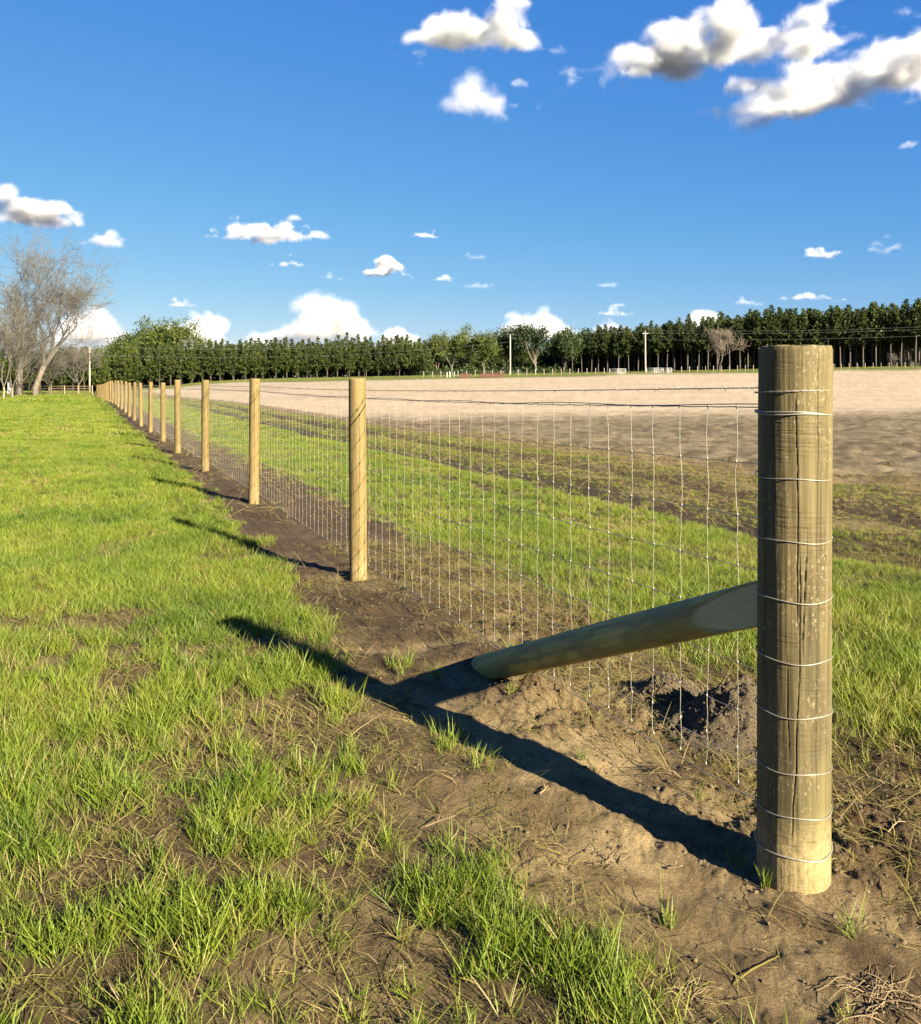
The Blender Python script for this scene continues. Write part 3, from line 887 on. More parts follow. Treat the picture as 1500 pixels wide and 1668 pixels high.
def barb_mesh(seed):
    g = np.random.default_rng(seed)
    mb = MB()
    for s_ in (-1, 1):
        th = g.random() * 3.14
        dx, dz = math.cos(th) * 0.016, math.sin(th) * 0.016
        mb.tube([(dx * 1.0, s_ * 0.003 + 0.003, dz), (dx * .2, s_ * 0.002, dz * .2), (-dx * .2, s_ * 0.002, -dz * .2), (-dx, s_ * 0.003 - 0.003, -dz)], [0.0006, 0.0011, 0.0011, 0.0006], n=4)
    mb.tube([(0, -0.006, 0), (0, 0.006, 0)], 0.0034, n=6)
    return mb.mesh('barb', mat_wire, True)
barbs = [barb_mesh(880 + i) for i in range(8)]
for i in range(290):
    v_ = 0.16 + i * 0.127
    x_, y_ = xy(float(line_u(v_)), v_)
    obj('barb', barbs[(i * 3) % 8], barb_root, loc=to_root((x_, y_, barb_z(v_))), rot=(0, 0, DA - math.pi / 2))

# heap of crumbly soil behind the wire by the corner post
def mound(name, cx, cy, rx, ry, h, seed, label):
    ns, nr_ = 90, 44
    a = np.linspace(0, 2 * math.pi, ns, endpoint=False); r = np.linspace(0.02, 1.25, nr_)
    Rr, Aa = np.meshgrid(r, a, indexing='ij')
    X = cx + rx * Rr * np.cos(Aa); Y = cy + ry * Rr * np.sin(Aa)
    prof = np.exp(-(Rr / 0.62) ** 2.2) * h * (1 + 0.35 * fbm(X / 0.16, Y / 0.16, seed, 3))
    # eroded hollow on one side
    prof = prof * (1 - 0.75 * np.exp(-(((X - cx - 0.35 * rx) / (0.30 * rx)) ** 2 + ((Y - cy + 0.55 * ry) / (0.32 * ry)) ** 2)))
    Z = height(X, Y) + prof + (0.020 * fbm(X / 0.05, Y / 0.05, seed + 1, 4) + 0.008 * fbm(X / 0.016, Y / 0.016, seed + 3, 2)) * sm(prof, 0.0, 0.02) - 0.03 * sm(Rr, 1.0, 1.25)
    gq = np.random.default_rng(seed + 9); pk = gq.integers(0, X.size, 5200); pk = pk[Rr.ravel()[pk] > 0.12 + 0.3 * gq.random(5200)]
    collect('soil_crumbs', 'clod', X.ravel()[pk] + gq.normal(0, 0.004, len(pk)), Y.ravel()[pk] + gq.normal(0, 0.004, len(pk)), Z.ravel()[pk], 0.0016 + 0.005 * gq.random(len(pk)) ** 3, 0.15 + 0.65 * gq.random(len(pk)), seed, tilt=0.5)
    V = np.stack([X - cx, Y - cy, Z - ground_at(cx, cy)], -1).reshape(-1, 3)
    ii = np.arange(nr_ - 1)[:, None] * ns; jj = np.arange(ns)[None]; j2 = (jj + 1) % ns
    F = np.stack([ii + jj, ii + ns + jj, ii + ns + j2, ii + j2], -1).reshape(-1, 4)
    m_ = bpy.data.materials.get('crumbly_soil')
    if not m_:
        m_, nt, p = new_mat('crumbly_soil'); n = N(nt)
        pos = n.new('ShaderNodeNewGeometry').outputs['Position']
        f = n.noise(pos, 190, 4, 0.7)
        n.set(p.inputs['Base Color'], n.ramp(f, [(0.3, (0.034, 0.024, 0.010)), (0.5, (0.080, 0.058, 0.026)), (0.7, (0.170, 0.126, 0.060))]))
        p.inputs['Roughness'].default_value = 0.95
        n.set(p.inputs['Normal'], n.bump(f, 0.9, 0.012))
    me = mesh_of(name, V, F, m_, smooth=True)
    return tag(obj(name, me, loc=(cx, cy, ground_at(cx, cy))), label, 'soil mound', 'soil mounds by the corner post')
mound('soil_mound', 1.14, 3.62, 0.30, 0.34, 0.20, 901, 'dark crumbly soil mound behind the wire, beside the corner post')
mound('soil_mound', 0.93, 4.02, 0.20, 0.20, 0.09, 911, 'lower dark soil mound behind the wire, nearer the brace')
scatter('soil_crumbs', 'crumbs and clods of brown soil lying on the bare ground', 'soil')
# ------------------------------------------------------------------ trees
def leaf_material(name, c0, c1, transl=0.3, rough=0.6):
    m, nt, p = new_mat(name)
    n = N(nt)
    pos = n.new('ShaderNodeNewGeometry').outputs['Position']
    oi = n.new('ShaderNodeObjectInfo').outputs['Random']
    f = n.math('ADD', n.math('MULTIPLY', n.noise(pos, 1.3, 3), 0.75), n.math('MULTIPLY', oi, 0.30))
    c = n.mix(n.maprange(f, 0.3, 0.75, 0, 1), c0, c1)
    n.set(p.inputs['Base Color'], c); p.inputs['Roughness'].default_value = rough
    p.inputs['Specular IOR Level'].default_value = 0.25
    t = n.new('ShaderNodeBsdfTranslucent'); n.set(t.inputs['Color'], c)
    ms = n.new('ShaderNodeMixShader'); ms.inputs[0].default_value = transl
    nt.links.new(p.outputs[0], ms.inputs[1]); nt.links.new(t.outputs[0], ms.inputs[2])
    nt.links.new(ms.outputs[0], nt.nodes['Material Output'].inputs['Surface'])
    return m
def bark_material(name, c0, c1):
    m, nt, p = new_mat(name)
    n = N(nt)
    pos = n.new('ShaderNodeTexCoord').outputs['Object']
    n.set(p.inputs['Base Color'], n.mix(n.maprange(n.noise(n.mapping(pos, (6, 6, 1.5)), 1.0, 4), 0.35, 0.65, 0, 1), c0, c1))
    p.inputs['Roughness'].default_value = 0.9
    return m
mat_pine = leaf_material('pine_needles', (0.028, 0.046, 0.007), (0.078, 0.104, 0.016), 0.25)
mat_pine_dark = leaf_material('old_pine_needles', (0.018, 0.032, 0.007), (0.068, 0.096, 0.018), 0.2)
mat_spring = leaf_material('spring_leaves', (0.065, 0.095, 0.014), (0.120, 0.155, 0.025), 0.35)
mat_oak = leaf_material('evergreen_oak_leaves', (0.018, 0.034, 0.010), (0.050, 0.078, 0.018), 0.2)
mat_pinebark = bark_material('pine_bark', (0.040, 0.033, 0.026), (0.105, 0.088, 0.070))
mat_bark = bark_material('grey_bark', (0.085, 0.068, 0.050), (0.19, 0.155, 0.115))
mat_palebark = bark_material('pale_bark', (0.17, 0.145, 0.11), (0.28, 0.24, 0.19))
mat_twig = bark_material('twigs', (0.052, 0.047, 0.037), (0.112, 0.101, 0.080))

def needle_clumps(g, P, D, size, nper):
    """little fans of flat needle bundles at points P growing along D"""
    V, F = [], []
    for p_, d_ in zip(P, D):
        for _ in range(nper):
            d = d_ + g.normal(0, 0.65, 3); d /= np.linalg.norm(d) + 1e-9
            s = g.normal(0, 1, 3); s -= d * s.dot(d); s /= np.linalg.norm(s) + 1e-9
            L = size * (0.6 + 0.8 * g.random()); w = L * 0.30
            b = len(V)
            o_ = p_ + g.normal(0, size * 0.28, 3)
            V += [o_ - s * w * 0.3, o_ + d * L * 0.55 - s * w, o_ + d * L, o_ + d * L * 0.55 + s * w]
            F.append((b, b + 1, b + 2, b + 3))
    return V, F
def pine(seed, h, crown0, width, mat, dens=1.0, size=0.42, taper=0.95):
    g = np.random.default_rng(seed)
    mb = MB()
    bend = g.normal(0, 0.012, 2)
    def ax(z): return np.array([bend[0] * z * z / h * 3, bend[1] * z * z / h * 3, z])
    mb.tube([ax(z) for z in np.linspace(-0.3, h * 0.96, 9)], [0.13 * (h / 10) * (1 - 0.85 * t) + 0.02 for t in np.linspace(0, 1, 9)], n=6)
    P, D = [], []
    z = crown0
    while z < h:
        t = (z - crown0) / (h - crown0)
        L = width * 0.5 * (min(1, t / 0.22) ** 0.6 if t < 0.22 else (1 - (t - 0.22) / 0.78) ** taper) * (0.8 + 0.4 * g.random()) + 0.12
        nbr = int(5 + 3 * g.random())
        a0 = g.random() * 6.28
        for k in range(nbr):
            if g.random() < 0.12: continue
            a = a0 + 6.283 * k / nbr + g.normal(0, 0.25)
            l = L * (0.55 + 0.6 * g.random()); up = 0.20 + 0.55 * t
            e = ax(z) + np.array([math.cos(a) * l, math.sin(a) * l, l * up])
            if L > 0.8 and g.random() < 0.5: mb.tube([ax(z), e * 0.98 + ax(z) * 0.02], [0.03, 0.012], n=3, cap=False)
            nk = max(1, int(dens * l / 0.30))
            for q in range(nk):
                f = 0.30 + 0.70 * (q + g.random()) / nk
                P.append(ax(z) * (1 - f) + e * f + g.normal(0, 0.08, 3)); D.append(np.array([math.cos(a), math.sin(a), 0.7]) / 1.3)
        z += (0.34 + 0.2 * g.random()) * (h / 10) ** 0.5
    for _ in range(5):
        P.append(ax(h - 0.25 + 0.15 * g.random())); D.append(np.array([0, 0, 1.0]))
    V, F = needle_clumps(g, P, D, size, 5)
    return mb.mesh('trunk', mat_pinebark, True), mesh_of('crown', np.array(V), np.array(F), mat)
def limb_tree(seed, h, spread, levels, mat_t, mat_b, r0, trunk_h=0.22, up=0.45, kids=(3, 4), lean=(0, 0), rmin=0.012, shrink=0.72, forks=1, start=None, droop=0.0):
    """bare branching skeleton: returns trunk mesh, branch mesh, tip points"""
    g = np.random.default_rng(seed)
    tr, br = MB(), MB()
    tips = []
    def grow(p, d, L, r, lev):
        n_ = 4 if lev < 2 else 3
        pts = [p]; rs = [r]
        q = p.copy(); dd = d.copy()
        seg = 4 if lev < 3 else 3
        for i in range(seg):
            dd = dd + g.normal(0, 0.13 + 0.03 * lev, 3) + np.array([0, 0, 0.05 - droop * lev]); dd /= np.linalg.norm(dd)
            q = q + dd * L / seg
            pts.append(q.copy()); rs.append(max(rmin * 0.7, r * (1 - 0.42 * (i + 1) / seg)))
        br.tube(pts, rs, n=5 if lev < 2 else 3, cap=False)
        if lev >= levels:
            tips.append(q); return
        kk = int(g.integers(kids[0], kids[1] + 1))
        for k in range(kk):
            t = 1.0 if k == 0 else 0.35 + 0.6 * g.random()
            i0 = min(int(t * seg), seg - 1); f = t * seg - i0
            pp = pts[i0] * (1 - f) + pts[i0 + 1] * f
            ang = g.random() * 6.283
            s = g.normal(0, 1, 3); s -= dd * s.dot(dd); s /= np.linalg.norm(s) + 1e-9
            w = spread * (0.45 if k == 0 else 0.9 + 0.4 * g.random())
            nd = dd + s * w + np.array([0, 0, up * 0.35]); nd /= np.linalg.norm(nd)
            grow(pp, nd, L * shrink * (0.75 + 0.5 * g.random()), max(rmin, rs[min(i0 + 1, seg)] * (0.85 if k == 0 else 0.62)), lev + 1)
    top = np.array([lean[0] * h * trunk_h, lean[1] * h * trunk_h, h * trunk_h])
    tp = [np.array([0, 0, -0.3]), np.array([0.02 * h * lean[0], 0, h * trunk_h * 0.3]), top * 0.7 + g.normal(0, 0.02 * h * trunk_h, 3), top]
    tr.tube(tp, [r0 * 1.35, r0 * 1.05, r0 * 0.95, r0 * 0.9], n=8)
    for k in range(forks):
        a = g.random() * 6.283 + 6.283 * k / forks
        d = np.array([math.cos(a) * spread * 0.8 + lean[0], math.sin(a) * spread * 0.8 + lean[1], 1.0 if forks > 1 else 1.2]); d /= np.linalg.norm(d)
        grow(top, d, h * (1 - trunk_h) * 0.42, r0 * (0.8 if forks == 1 else 0.66), 0)
    return tr.mesh('trunk', mat_t, True), br.mesh('branches', mat_b, False), np.array(tips)
def leaf_quads(g, P, size, nper, spread, mat):
    C = np.repeat(np.asarray(P), nper, 0); C = C + g.normal(0, spread, C.shape)
    a = g.normal(0, 1, C.shape); a /= np.linalg.norm(a, axis=1, keepdims=True)
    b = g.normal(0, 1, C.shape); b -= a * (a * b).sum(1, keepdims=True); b /= np.linalg.norm(b, axis=1, keepdims=True)
    s = size * (0.5 + g.random((len(C), 1)))
    V = np.stack([C - a * s * .5, C + b * s * .32, C + a * s * .5, C - b * s * .32], 1).reshape(-1, 3)
    return mesh_of('crown', V, np.arange(len(V)).reshape(-1, 4), mat)
def gz0(x, y): return float(big_z(np.array([x]), np.array([y]))[0])
def tree_thing(name, parts, x, y, label, cat, group=None, s=1.0, rz=0.0, sz=None, z=None):
    r = bpy.data.objects.new(name, None); COL.objects.link(r)
    r.location = (x, y, (float(big_z(np.array([x]), np.array([y]))[0]) if z is None else z) - 0.05)
    r.rotation_euler = (0, 0, rz); r.scale = (s, s, sz or s)
    for nm, me in parts: obj(nm, me, r)
    return tag(r, label, cat, group)

left_pines = [pine(1200 + i, 8.5 + 0.65 * (i % 4), 0.9 + 0.5 * (i % 4), 3.5 + 0.3 * (i % 3), mat_pine, dens=1.3, size=0.36, taper=1.2) for i in range(7)]
right_pines = [pine(1240 + i, 12.2 + 0.6 * (i % 4), 4.9 + 0.6 * (i % 3), 4.0 + 0.4 * (i % 2), mat_pine_dark, dens=1.6, size=0.40) for i in range(7)]
g = np.random.default_rng(77)
# left plantation: rows run along the far edge of the field
back = []
def line_pt(px0, Y0, px1, Y1, t):
    Y = Y0 + (Y1 - Y0) * t
    x0, x1 = PX(px0, Y0), PX(px1, Y1)
    return x0 + (x1 - x0) * t, Y
nleft = 44
for row in range(6):
    for i in range(nleft):
        t = (i + 0.5 * (row % 2) + g.normal(0, 0.10)) / nleft
        x_, y_ = line_pt(-60, 206, 700, 216, t)
        y_ += row * 3.2 + g.normal(0, 0.3)
        k_ = int(g.integers(0, 7)); s_ = 0.90 + 0.16 * g.random()
        if row < 2:
            tree_thing('pine_tree', [('trunk', left_pines[k_][0]), ('crown', left_pines[k_][1])], x_, y_,
                       'young bushy pine in the %s row of the plantation beyond the fence' % ('front' if row == 0 else 'second'), 'pine tree', 'young plantation pines', s_, g.random() * 6.28)
        else:
            back.append((x_, y_, s_, 0))
nright = 40
for row in range(24):
    for i in range(nright):
        t = (i + 0.5 * (row % 2) + g.normal(0, 0.12)) / nright
        x_, y_ = line_pt(905, 236, 1620, 186, t)
        y_ += row * 3.4 + g.normal(0, 0.35); x_ += row * 0.9
        k_ = int(g.integers(0, 7)); s_ = 0.90 + 0.18 * g.random()
        s_ *= 0.86 + 0.16 * sm(t, 0.05, 0.6)
        if row < 2:
            tree_thing('pine_tree', [('trunk', right_pines[k_][0]), ('crown', right_pines[k_][1])], x_, y_,
                       'tall bare-trunked pine in the %s row of the dark wood' % ('front' if row == 0 else 'second'), 'pine tree', 'tall pines of the dark wood', s_, g.random() * 6.28)
        else:
            back.append((x_, y_, s_, 1))
for row in range(5):
    for i in range(64):
        t = (i + 0.5 * (row % 2) + g.normal(0, 0.15)) / 64
        x_, y_ = line_pt(-80, 246, 1060, 258, t)
        back.append((x_, y_ + row * 4.0 + g.normal(0, 0.5), 0.85 + 0.2 * g.random(), 0))
for row in range(4):
    for i in range(50):
        t = (i + 0.5 * (row % 2) + g.normal(0, 0.15)) / 50
        x_, y_ = line_pt(880, 322, 1700, 270, t)
        back.append((x_, y_ + row * 3.5 + g.normal(0, 0.5), 1.0 + 0.2 * g.random(), 0))
# the depth of both woods, which reads as one mass
pool = bpy.data.collections.new('wood_trees')
for i, me in enumerate([a for a, b in left_pines] + [a for a, b in right_pines] + [b for a, b in left_pines] + [b for a, b in right_pines]):
    pool.objects.link(bpy.data.objects.new('wood_%02d' % i, me))
wood_gn = scatter_tree(pool)
pts_, idx_, rot_, scl_ = [], [], [], []
for x_, y_, s_, kind in back:
    z_ = float(big_z(np.array([x_]), np.array([y_]))[0]) - 0.05
    k_ = int(g.integers(0, 7)) + 7 * kind; a_ = g.random() * 6.28
    for part in (0, 14):
        pts_.append((x_, y_, z_)); idx_.append(k_ + part); rot_.append((0, 0, a_)); scl_.append(s_)
me = bpy.data.meshes.new('pine_wood'); me.vertices.add(len(pts_)); me.vertices.foreach_set('co', np.array(pts_, np.float32).ravel()); me.update()
for nm, t, key_, arr in (('idx', 'INT', 'value', np.array(idx_, np.int32)), ('rot', 'FLOAT_VECTOR', 'vector', np.array(rot_, np.float32)), ('scl', 'FLOAT', 'value', np.array(scl_, np.float32))):
    a = me.attributes.new(nm, t, 'POINT'); a.data.foreach_set(key_, arr.ravel())
wood = obj('pine_wood', me); md = wood.modifiers.new('scatter', 'NODES'); md.node_group = wood_gn
tag(wood, 'dense pine wood behind the front rows of trees', 'woods', kind='stuff')

# brush under the woods
gg = np.random.default_rng(1501)
P = []
for i in range(640):
    t = gg.random()
    if i < 390: x_, y_ = line_pt(-60, 206, 700, 216, t); y_ += 4 + 14 * gg.random()
    elif i < 550: x_, y_ = line_pt(905, 236, 1620, 186, t); y_ += 14 + 50 * gg.random(); x_ += 8 * gg.random()
    else: x_, y_ = PX(690 + 240 * t, 224), 222 + 16 * gg.random()
    z_ = gz0(x_, y_)
    hh = 0.9 + 1.9 * gg.random()
    for _ in range(7): P.append(np.array([x_ + gg.normal(0, 0.9), y_ + gg.normal(0, 0.6), z_ + hh * gg.random()]))
brush = obj('undergrowth', leaf_quads(gg, P, 0.5, 7, 0.42, mat_oak))
tag(brush, 'dark brush growing under the trees along the far side', 'undergrowth', kind='stuff')

# broadleaf trees
def broadleaf(seed, h, r0, spread, mat, leaf, nper, sp, levels=4, trunk_h=0.2, forks=3, kids=(2, 3)):
    t, b, tips = limb_tree(seed, h, spread, levels, mat_bark, mat_bark, r0, trunk_h, kids=kids, forks=forks, rmin=0.03)
    gg = np.random.default_rng(seed + 1)
    return [('trunk', t), ('branches', b), ('crown', leaf_quads(gg, tips, leaf, nper, sp, mat))]
bl = {
    'spring_a': broadleaf(1301, 8.6, 0.16, 0.62, mat_spring, 0.36, 42, 0.55),
    'spring_b': broadleaf(1302, 8.2, 0.16, 0.66, mat_spring, 0.38, 46, 0.55),
    'oak_a': broadleaf(1303, 12.2, 0.28, 0.72, mat_oak, 0.5, 60, 0.85),
    'oak_b': broadleaf(1304, 10.5, 0.25, 0.75, mat_oak, 0.5, 60, 0.85),
    'green_a': broadleaf(1305, 14.8, 0.3, 0.72, mat_spring, 0.5, 46, 0.8),
    'green_b': broadleaf(1306, 14.0, 0.3, 0.74, mat_oak, 0.52, 60, 0.85),
}
def bl_at(key, px, Y, label, s=1.0, rz=0.0, group=None):
    return tree_thing('broadleaf_tree', bl[key], PX(px, Y), Y, label, 'tree', group, s, rz)
bl_at('spring_a', 736, 200, 'light green spring tree with visible limbs, left of the pair by the rusty feeders')
bl_at('spring_b', 788, 198, 'light green rounded tree standing over the rusty feeders')
bl_at('oak_a', 872, 226, 'tallest dark round oak beside the thin utility pole', 1.0)
bl_at('oak_b', 918, 230, 'dark oak between the round oak and the tall pine wood', 0.9)
bl_at('oak_b', 826, 236, 'dark oak behind the utility pole and the rusty feeders', 0.98, 2.0)
bl_at('oak_a', 765, 244, 'dark oak showing between the two light green trees', 0.85, 1.0)
bl_at('oak_b', 712, 240, 'dark oak at the right end of the young pine plantation', 0.85, 4.0)
bl_at('oak_b', 962, 238, 'dark low tree at the near corner of the tall pine wood', 0.92, 3.0)
bl_at('green_a', 268, 236, 'tall bright green broadleaf tree rising above the young pines', 1.0)
bl_at('green_a', 305, 240, 'bright green broadleaf tree right of the tall green one above the pines', 0.93, 2.2)
bl_at('green_b', 222, 236, 'dark green domed tree above the young pines near the bare trees', 0.95)
bl_at('green_b', 250, 246, 'dark dome tree behind the tall bright green tree', 1.05, 1.4)
bl_at('green_a', 195, 226, 'green broadleaf tree next to the bare trees at the far end of the lawn', 0.72, 3.4)
bl_at('green_b', 150, 232, 'dark green tree behind the board fence and the left utility pole', 0.72, 5.0)
bl_at('green_b', 100, 226, 'dark green tree behind the leaning bare trunk', 0.70, 0.5)
bl_at('green_b', 40, 230, 'dark green tree behind the pair of bare trunks', 0.70, 4.1)
bl_at('green_a', -20, 232, 'green tree cut by the left edge behind the pale small trees', 0.72, 1.1)

# bare trees at the left
bt = limb_tree(1401, 17.8, 0.62, 6, mat_bark, mat_twig, 0.42, 0.20, kids=(2, 4), lean=(0.05, 0), rmin=0.018, forks=4, shrink=0.74)
tree_thing('bare_tree', [('trunk', bt[0]), ('branches', bt[1])], PX(30, 118), 118, 'tall bare tree with many upright limbs at the left edge', 'bare tree', rz=0.4)
bt = limb_tree(1402, 15.8, 0.60, 6, mat_bark, mat_twig, 0.40, 0.26, kids=(2, 4), lean=(0.30, 0), rmin=0.018, forks=3, shrink=0.74)
tree_thing('bare_tree', [('trunk', bt[0]), ('branches', bt[1])], PX(57, 122), 122, 'leaning bare tree whose limbs reach over towards the fence', 'bare tree', rz=0.0)
bt = limb_tree(1403, 7.6, 0.85, 5, mat_bark, mat_twig, 0.15, 0.2, kids=(3, 4), rmin=0.016, forks=4, up=0.1, shrink=0.76)
tree_thing('bare_tree', [('trunk', bt[0]), ('branches', bt[1])], PX(128, 140), 140, 'low spreading bare tree beside the left utility pole', 'bare tree')
tree_thing('bare_tree', [('trunk', bt[0]), ('branches', bt[1])], PX(80, 136), 136, 'small bare tree in front of the board fence', 'bare tree', s=0.8, rz=2.0)
cm = limb_tree(1404, 8.2, 0.50, 5, mat_palebark, mat_twig, 0.10, 0.16, kids=(3, 4), rmin=0.014, forks=3, shrink=0.74)
cm2 = limb_tree(1405, 8.4, 0.52, 5, mat_palebark, mat_twig, 0.10, 0.14, kids=(3, 4), rmin=0.014, forks=3, shrink=0.74)
tree_thing('bare_tree', [('trunk', cm[0]), ('branches', cm[1])], PX(6, 92), 92, 'pale-trunked small bare tree at the very left edge of the lawn', 'bare tree', 'pale small trees on the lawn')
tree_thing('bare_tree', [('trunk', cm2[0]), ('branches', cm2[1])], PX(20, 96), 96, 'pale-trunked small bare tree just in front of the big bare trunks', 'bare tree', 'pale small trees on the lawn', rz=1.0)
tree_thing('bare_tree', [('trunk', cm[0]), ('branches', cm[1])], PX(33, 108), 108, 'thin pale bare tree close beside the big upright trunk', 'bare tree', 'pale small trees on the lawn', rz=3.0, s=0.9)
fb = limb_tree(1406, 8.4, 0.55, 5, mat_bark, mat_bark, 0.12, 0.14, kids=(3, 4), rmin=0.022, forks=3, shrink=0.72)
tree_thing('bare_tree', [('trunk', fb[0]), ('branches', fb[1])], PX(1172, 180), 180, 'lone bare tree in front of the tall pine wood', 'bare tree')
tree_thing('bare_tree', [('trunk', cm[0]), ('branches', cm[1])], PX(1457, 180), 180, 'little bare sapling at the field edge right of the corner post', 'bare tree', s=0.35)

# ------------------------------------------------------------------ board fence, poles, lines, gates, feeders
mat_board = wood_material('pale_fence_boards', (0.20, 0.15, 0.08), (0.28, 0.215, 0.12), (0.34, 0.27, 0.16))
def gz1(x, y): return float(big_z(np.array([x]), np.array([y]))[0])
def board_fence(p0, p1, bays, label, hgt=1.45):
    r = bpy.data.objects.new('board_fence', None); COL.objects.link(r); r.location = (p0[0], p0[1], gz1(*p0))
    tag(r, label, 'board fence', 'board fences at the end of the lawn')
    L = math.hypot(p1[0] - p0[0], p1[1] - p0[1]); a = math.atan2(p1[1] - p0[1], p1[0] - p0[0])
    r.rotation_euler = (0, 0, a)
    w = L / bays
    mb = MB(); mb.box((0, 0, hgt / 2 - 0.15), (0.065, 0.065, hgt / 2 + 0.15)); pm = mb.mesh('post', mat_board)
    mb = MB(); mb.box((w / 2, -0.085, 0), (w / 2 - 0.004, 0.018, 0.07)); rm = mb.mesh('board', mat_board)
    gg = np.random.default_rng(int(abs(p0[0]) * 10))
    for i in range(bays + 1): obj('post', pm, r, loc=(i * w, 0, gg.normal(0, 0.02)))
    for i in range(bays):
        for z in (0.28, 0.62, 0.96, 1.30): obj('board', rm, r, loc=(i * w, 0, z + gg.normal(0, 0.012)), rot=(0, gg.normal(0, 0.004), 0))
board_fence((PX(150, 132), 132), (PX(62, 140), 140), 4, 'pale four-board fence meeting the far end of the wire fence')
board_fence((PX(54, 141), 141), (PX(18, 138), 138), 2, 'short pale board fence behind the pale small trees')
m_, nt, p = new_mat('white_paint'); p.inputs['Base Color'].default_value = (0.75, 0.72, 0.66, 1); p.inputs['Roughness'].default_value = 0.6
mat_white = m_
mb = MB(); mb.box((0, 0, 0.85), (0.22, 0.10, 0.95)); mb.box((0, 0, 1.84), (0.27, 0.15, 0.05))
tag(obj('gate_pillar', mb.mesh('gate_pillar', mat_white), loc=(PX(15, 137), 137, gz1(PX(15, 137), 137))), 'white gate pillar at the left end of the board fence', 'pillar', kind='thing')

mat_pole = bark_material('utility_pole_wood', (0.36, 0.31, 0.25), (0.52, 0.46, 0.38))
mat_metal, nt, p = new_mat('pole_hardware'); p.inputs['Base Color'].default_value = (0.35, 0.35, 0.34, 1); p.inputs['Metallic'].default_value = 0.5; p.inputs['Roughness'].default_value = 0.5
def utility_pole(px, Y, h, label, arm=0.0):
    x = PX(px, Y); z = gz1(x, Y)
    r = bpy.data.objects.new('utility_pole', None); COL.objects.link(r); r.location = (x, Y, z)
    tag(r, label, 'utility pole', 'utility poles along the far verge')
    mb = MB(); mb.tube([(0, 0, -0.5), (0, 0, h * 0.5), (0, 0, h)], [0.17, 0.145, 0.115], n=10); obj('shaft', mb.mesh('shaft', mat_pole, True), r)
    mb = MB(); mb.tube([(0, 0, h), (0, 0, h + 0.12), (0, 0, h + 0.22)], [0.05, 0.07, 0.03], n=8); obj('insulator', mb.mesh('insulator', mat_metal, True), r)
    if arm:
        mb = MB(); mb.box((0, -0.16, h - 0.45), (arm, 0.05, 0.06)); obj('crossarm', mb.mesh('crossarm', mat_pole), r)
        for q in (-arm * 0.9, arm * 0.9):
            mb = MB(); mb.tube([(q, -0.16, h - 0.39), (q, -0.16, h - 0.25)], 0.05, n=6); obj('insulator', mb.mesh('insulator', mat_metal, True), r)
    return Vector((x, Y, z + h + 0.2))
t0 = utility_pole(146, 168, 8.6, 'pale utility pole behind the board fence at the end of the lawn')
t1 = utility_pole(831, 190, 8.4, 'thin utility pole beside the tallest round oak')
t2 = utility_pole(1051, 186, 8.6, 'utility pole with a short crossarm before the tall pines', arm=0.6)
t3 = Vector((PX(1720, 178), 178, gz1(PX(1720, 178), 178) + 9.5))
t4 = Vector((PX(-260, 160), 160, 9.0))
mat_line, nt, p = new_mat('power_line'); p.inputs['Base Color'].default_value = (0.30, 0.30, 0.30, 1); p.inputs['Roughness'].default_value = 0.5; p.inputs['Metallic'].default_value = 0.4
def span(a, b, sag, dz, label, r=0.009):
    mb = MB(); pts = []
    for t in np.linspace(0, 1, 40):
        q = a.lerp(b, t); pts.append((q.x, q.y, q.z + dz - sag * 4 * t * (1 - t)))
    mb.tube(pts, r, n=4, cap=False)
    tag(obj('power_line', mb.mesh('power_line', mat_line)), label, 'power line', 'power lines')
span(t4, t0, 0.5, 0, 'power line from the left edge to the pole behind the board fence')
span(t0, t1, 1.6, 0, 'upper power line crossing in front of the young pine plantation')
span(t0, t1, 1.6, -1.6, 'lower power line crossing in front of the young pine plantation')
span(t1, t2, 0.5, 0, 'power line between the thin pole and the crossarm pole')
span(t2, t3, 0.9, 0, 'upper power line running past the top of the corner post')
span(t2, t3, 0.9, -0.5, 'middle power line running past the top of the corner post')
span(t2, t3, 0.8, -1.9, 'lowest power line running past the top of the corner post')

mat_galv, nt, p = new_mat('gate_tube'); p.inputs['Base Color'].default_value = (0.62, 0.62, 0.60, 1); p.inputs['Metallic'].default_value = 0.4; p.inputs['Roughness'].default_value = 0.45
def tube_gate(px0, px1, Y, label, hgt=1.15):
    x0, x1 = PX(px0, Y), PX(px1, Y)
    r = bpy.data.objects.new('farm_gate', None); COL.objects.link(r); r.location = (x0, Y, gz1((x0 + x1) / 2, Y))
    tag(r, label, 'gate', 'metal gates on the far verge')
    w = x1 - x0
    for z in np.linspace(0.22, hgt, 5):
        mb = MB(); mb.tube([(0, 0, z), (w, 0, z)], 0.028, n=6); obj('rail', mb.mesh('rail', mat_galv, True), r)
    for x_ in (0, w * 0.5, w):
        mb = MB(); mb.tube([(x_, -0.03, 0.0), (x_, -0.03, hgt + 0.05)], 0.045, n=6); obj('upright', mb.mesh('upright', mat_galv, True), r)
tube_gate(993, 1019, 181, 'pale metal gate left of the crossarm pole')
tube_gate(1053, 1078, 181, 'pale metal gate just right of the crossarm pole')
tube_gate(1080, 1094, 180, 'short pale metal gate at the right end of the gates')
mat_rust, nt, p = new_mat('rusty_steel'); n = N(nt)
n.set(p.inputs['Base Color'], n.mix(n.noise(n.new('ShaderNodeTexCoord').outputs['Object'], 3, 4), (0.045, 0.018, 0.010), (0.14, 0.055, 0.028))); p.inputs['Roughness'].default_value = 0.85
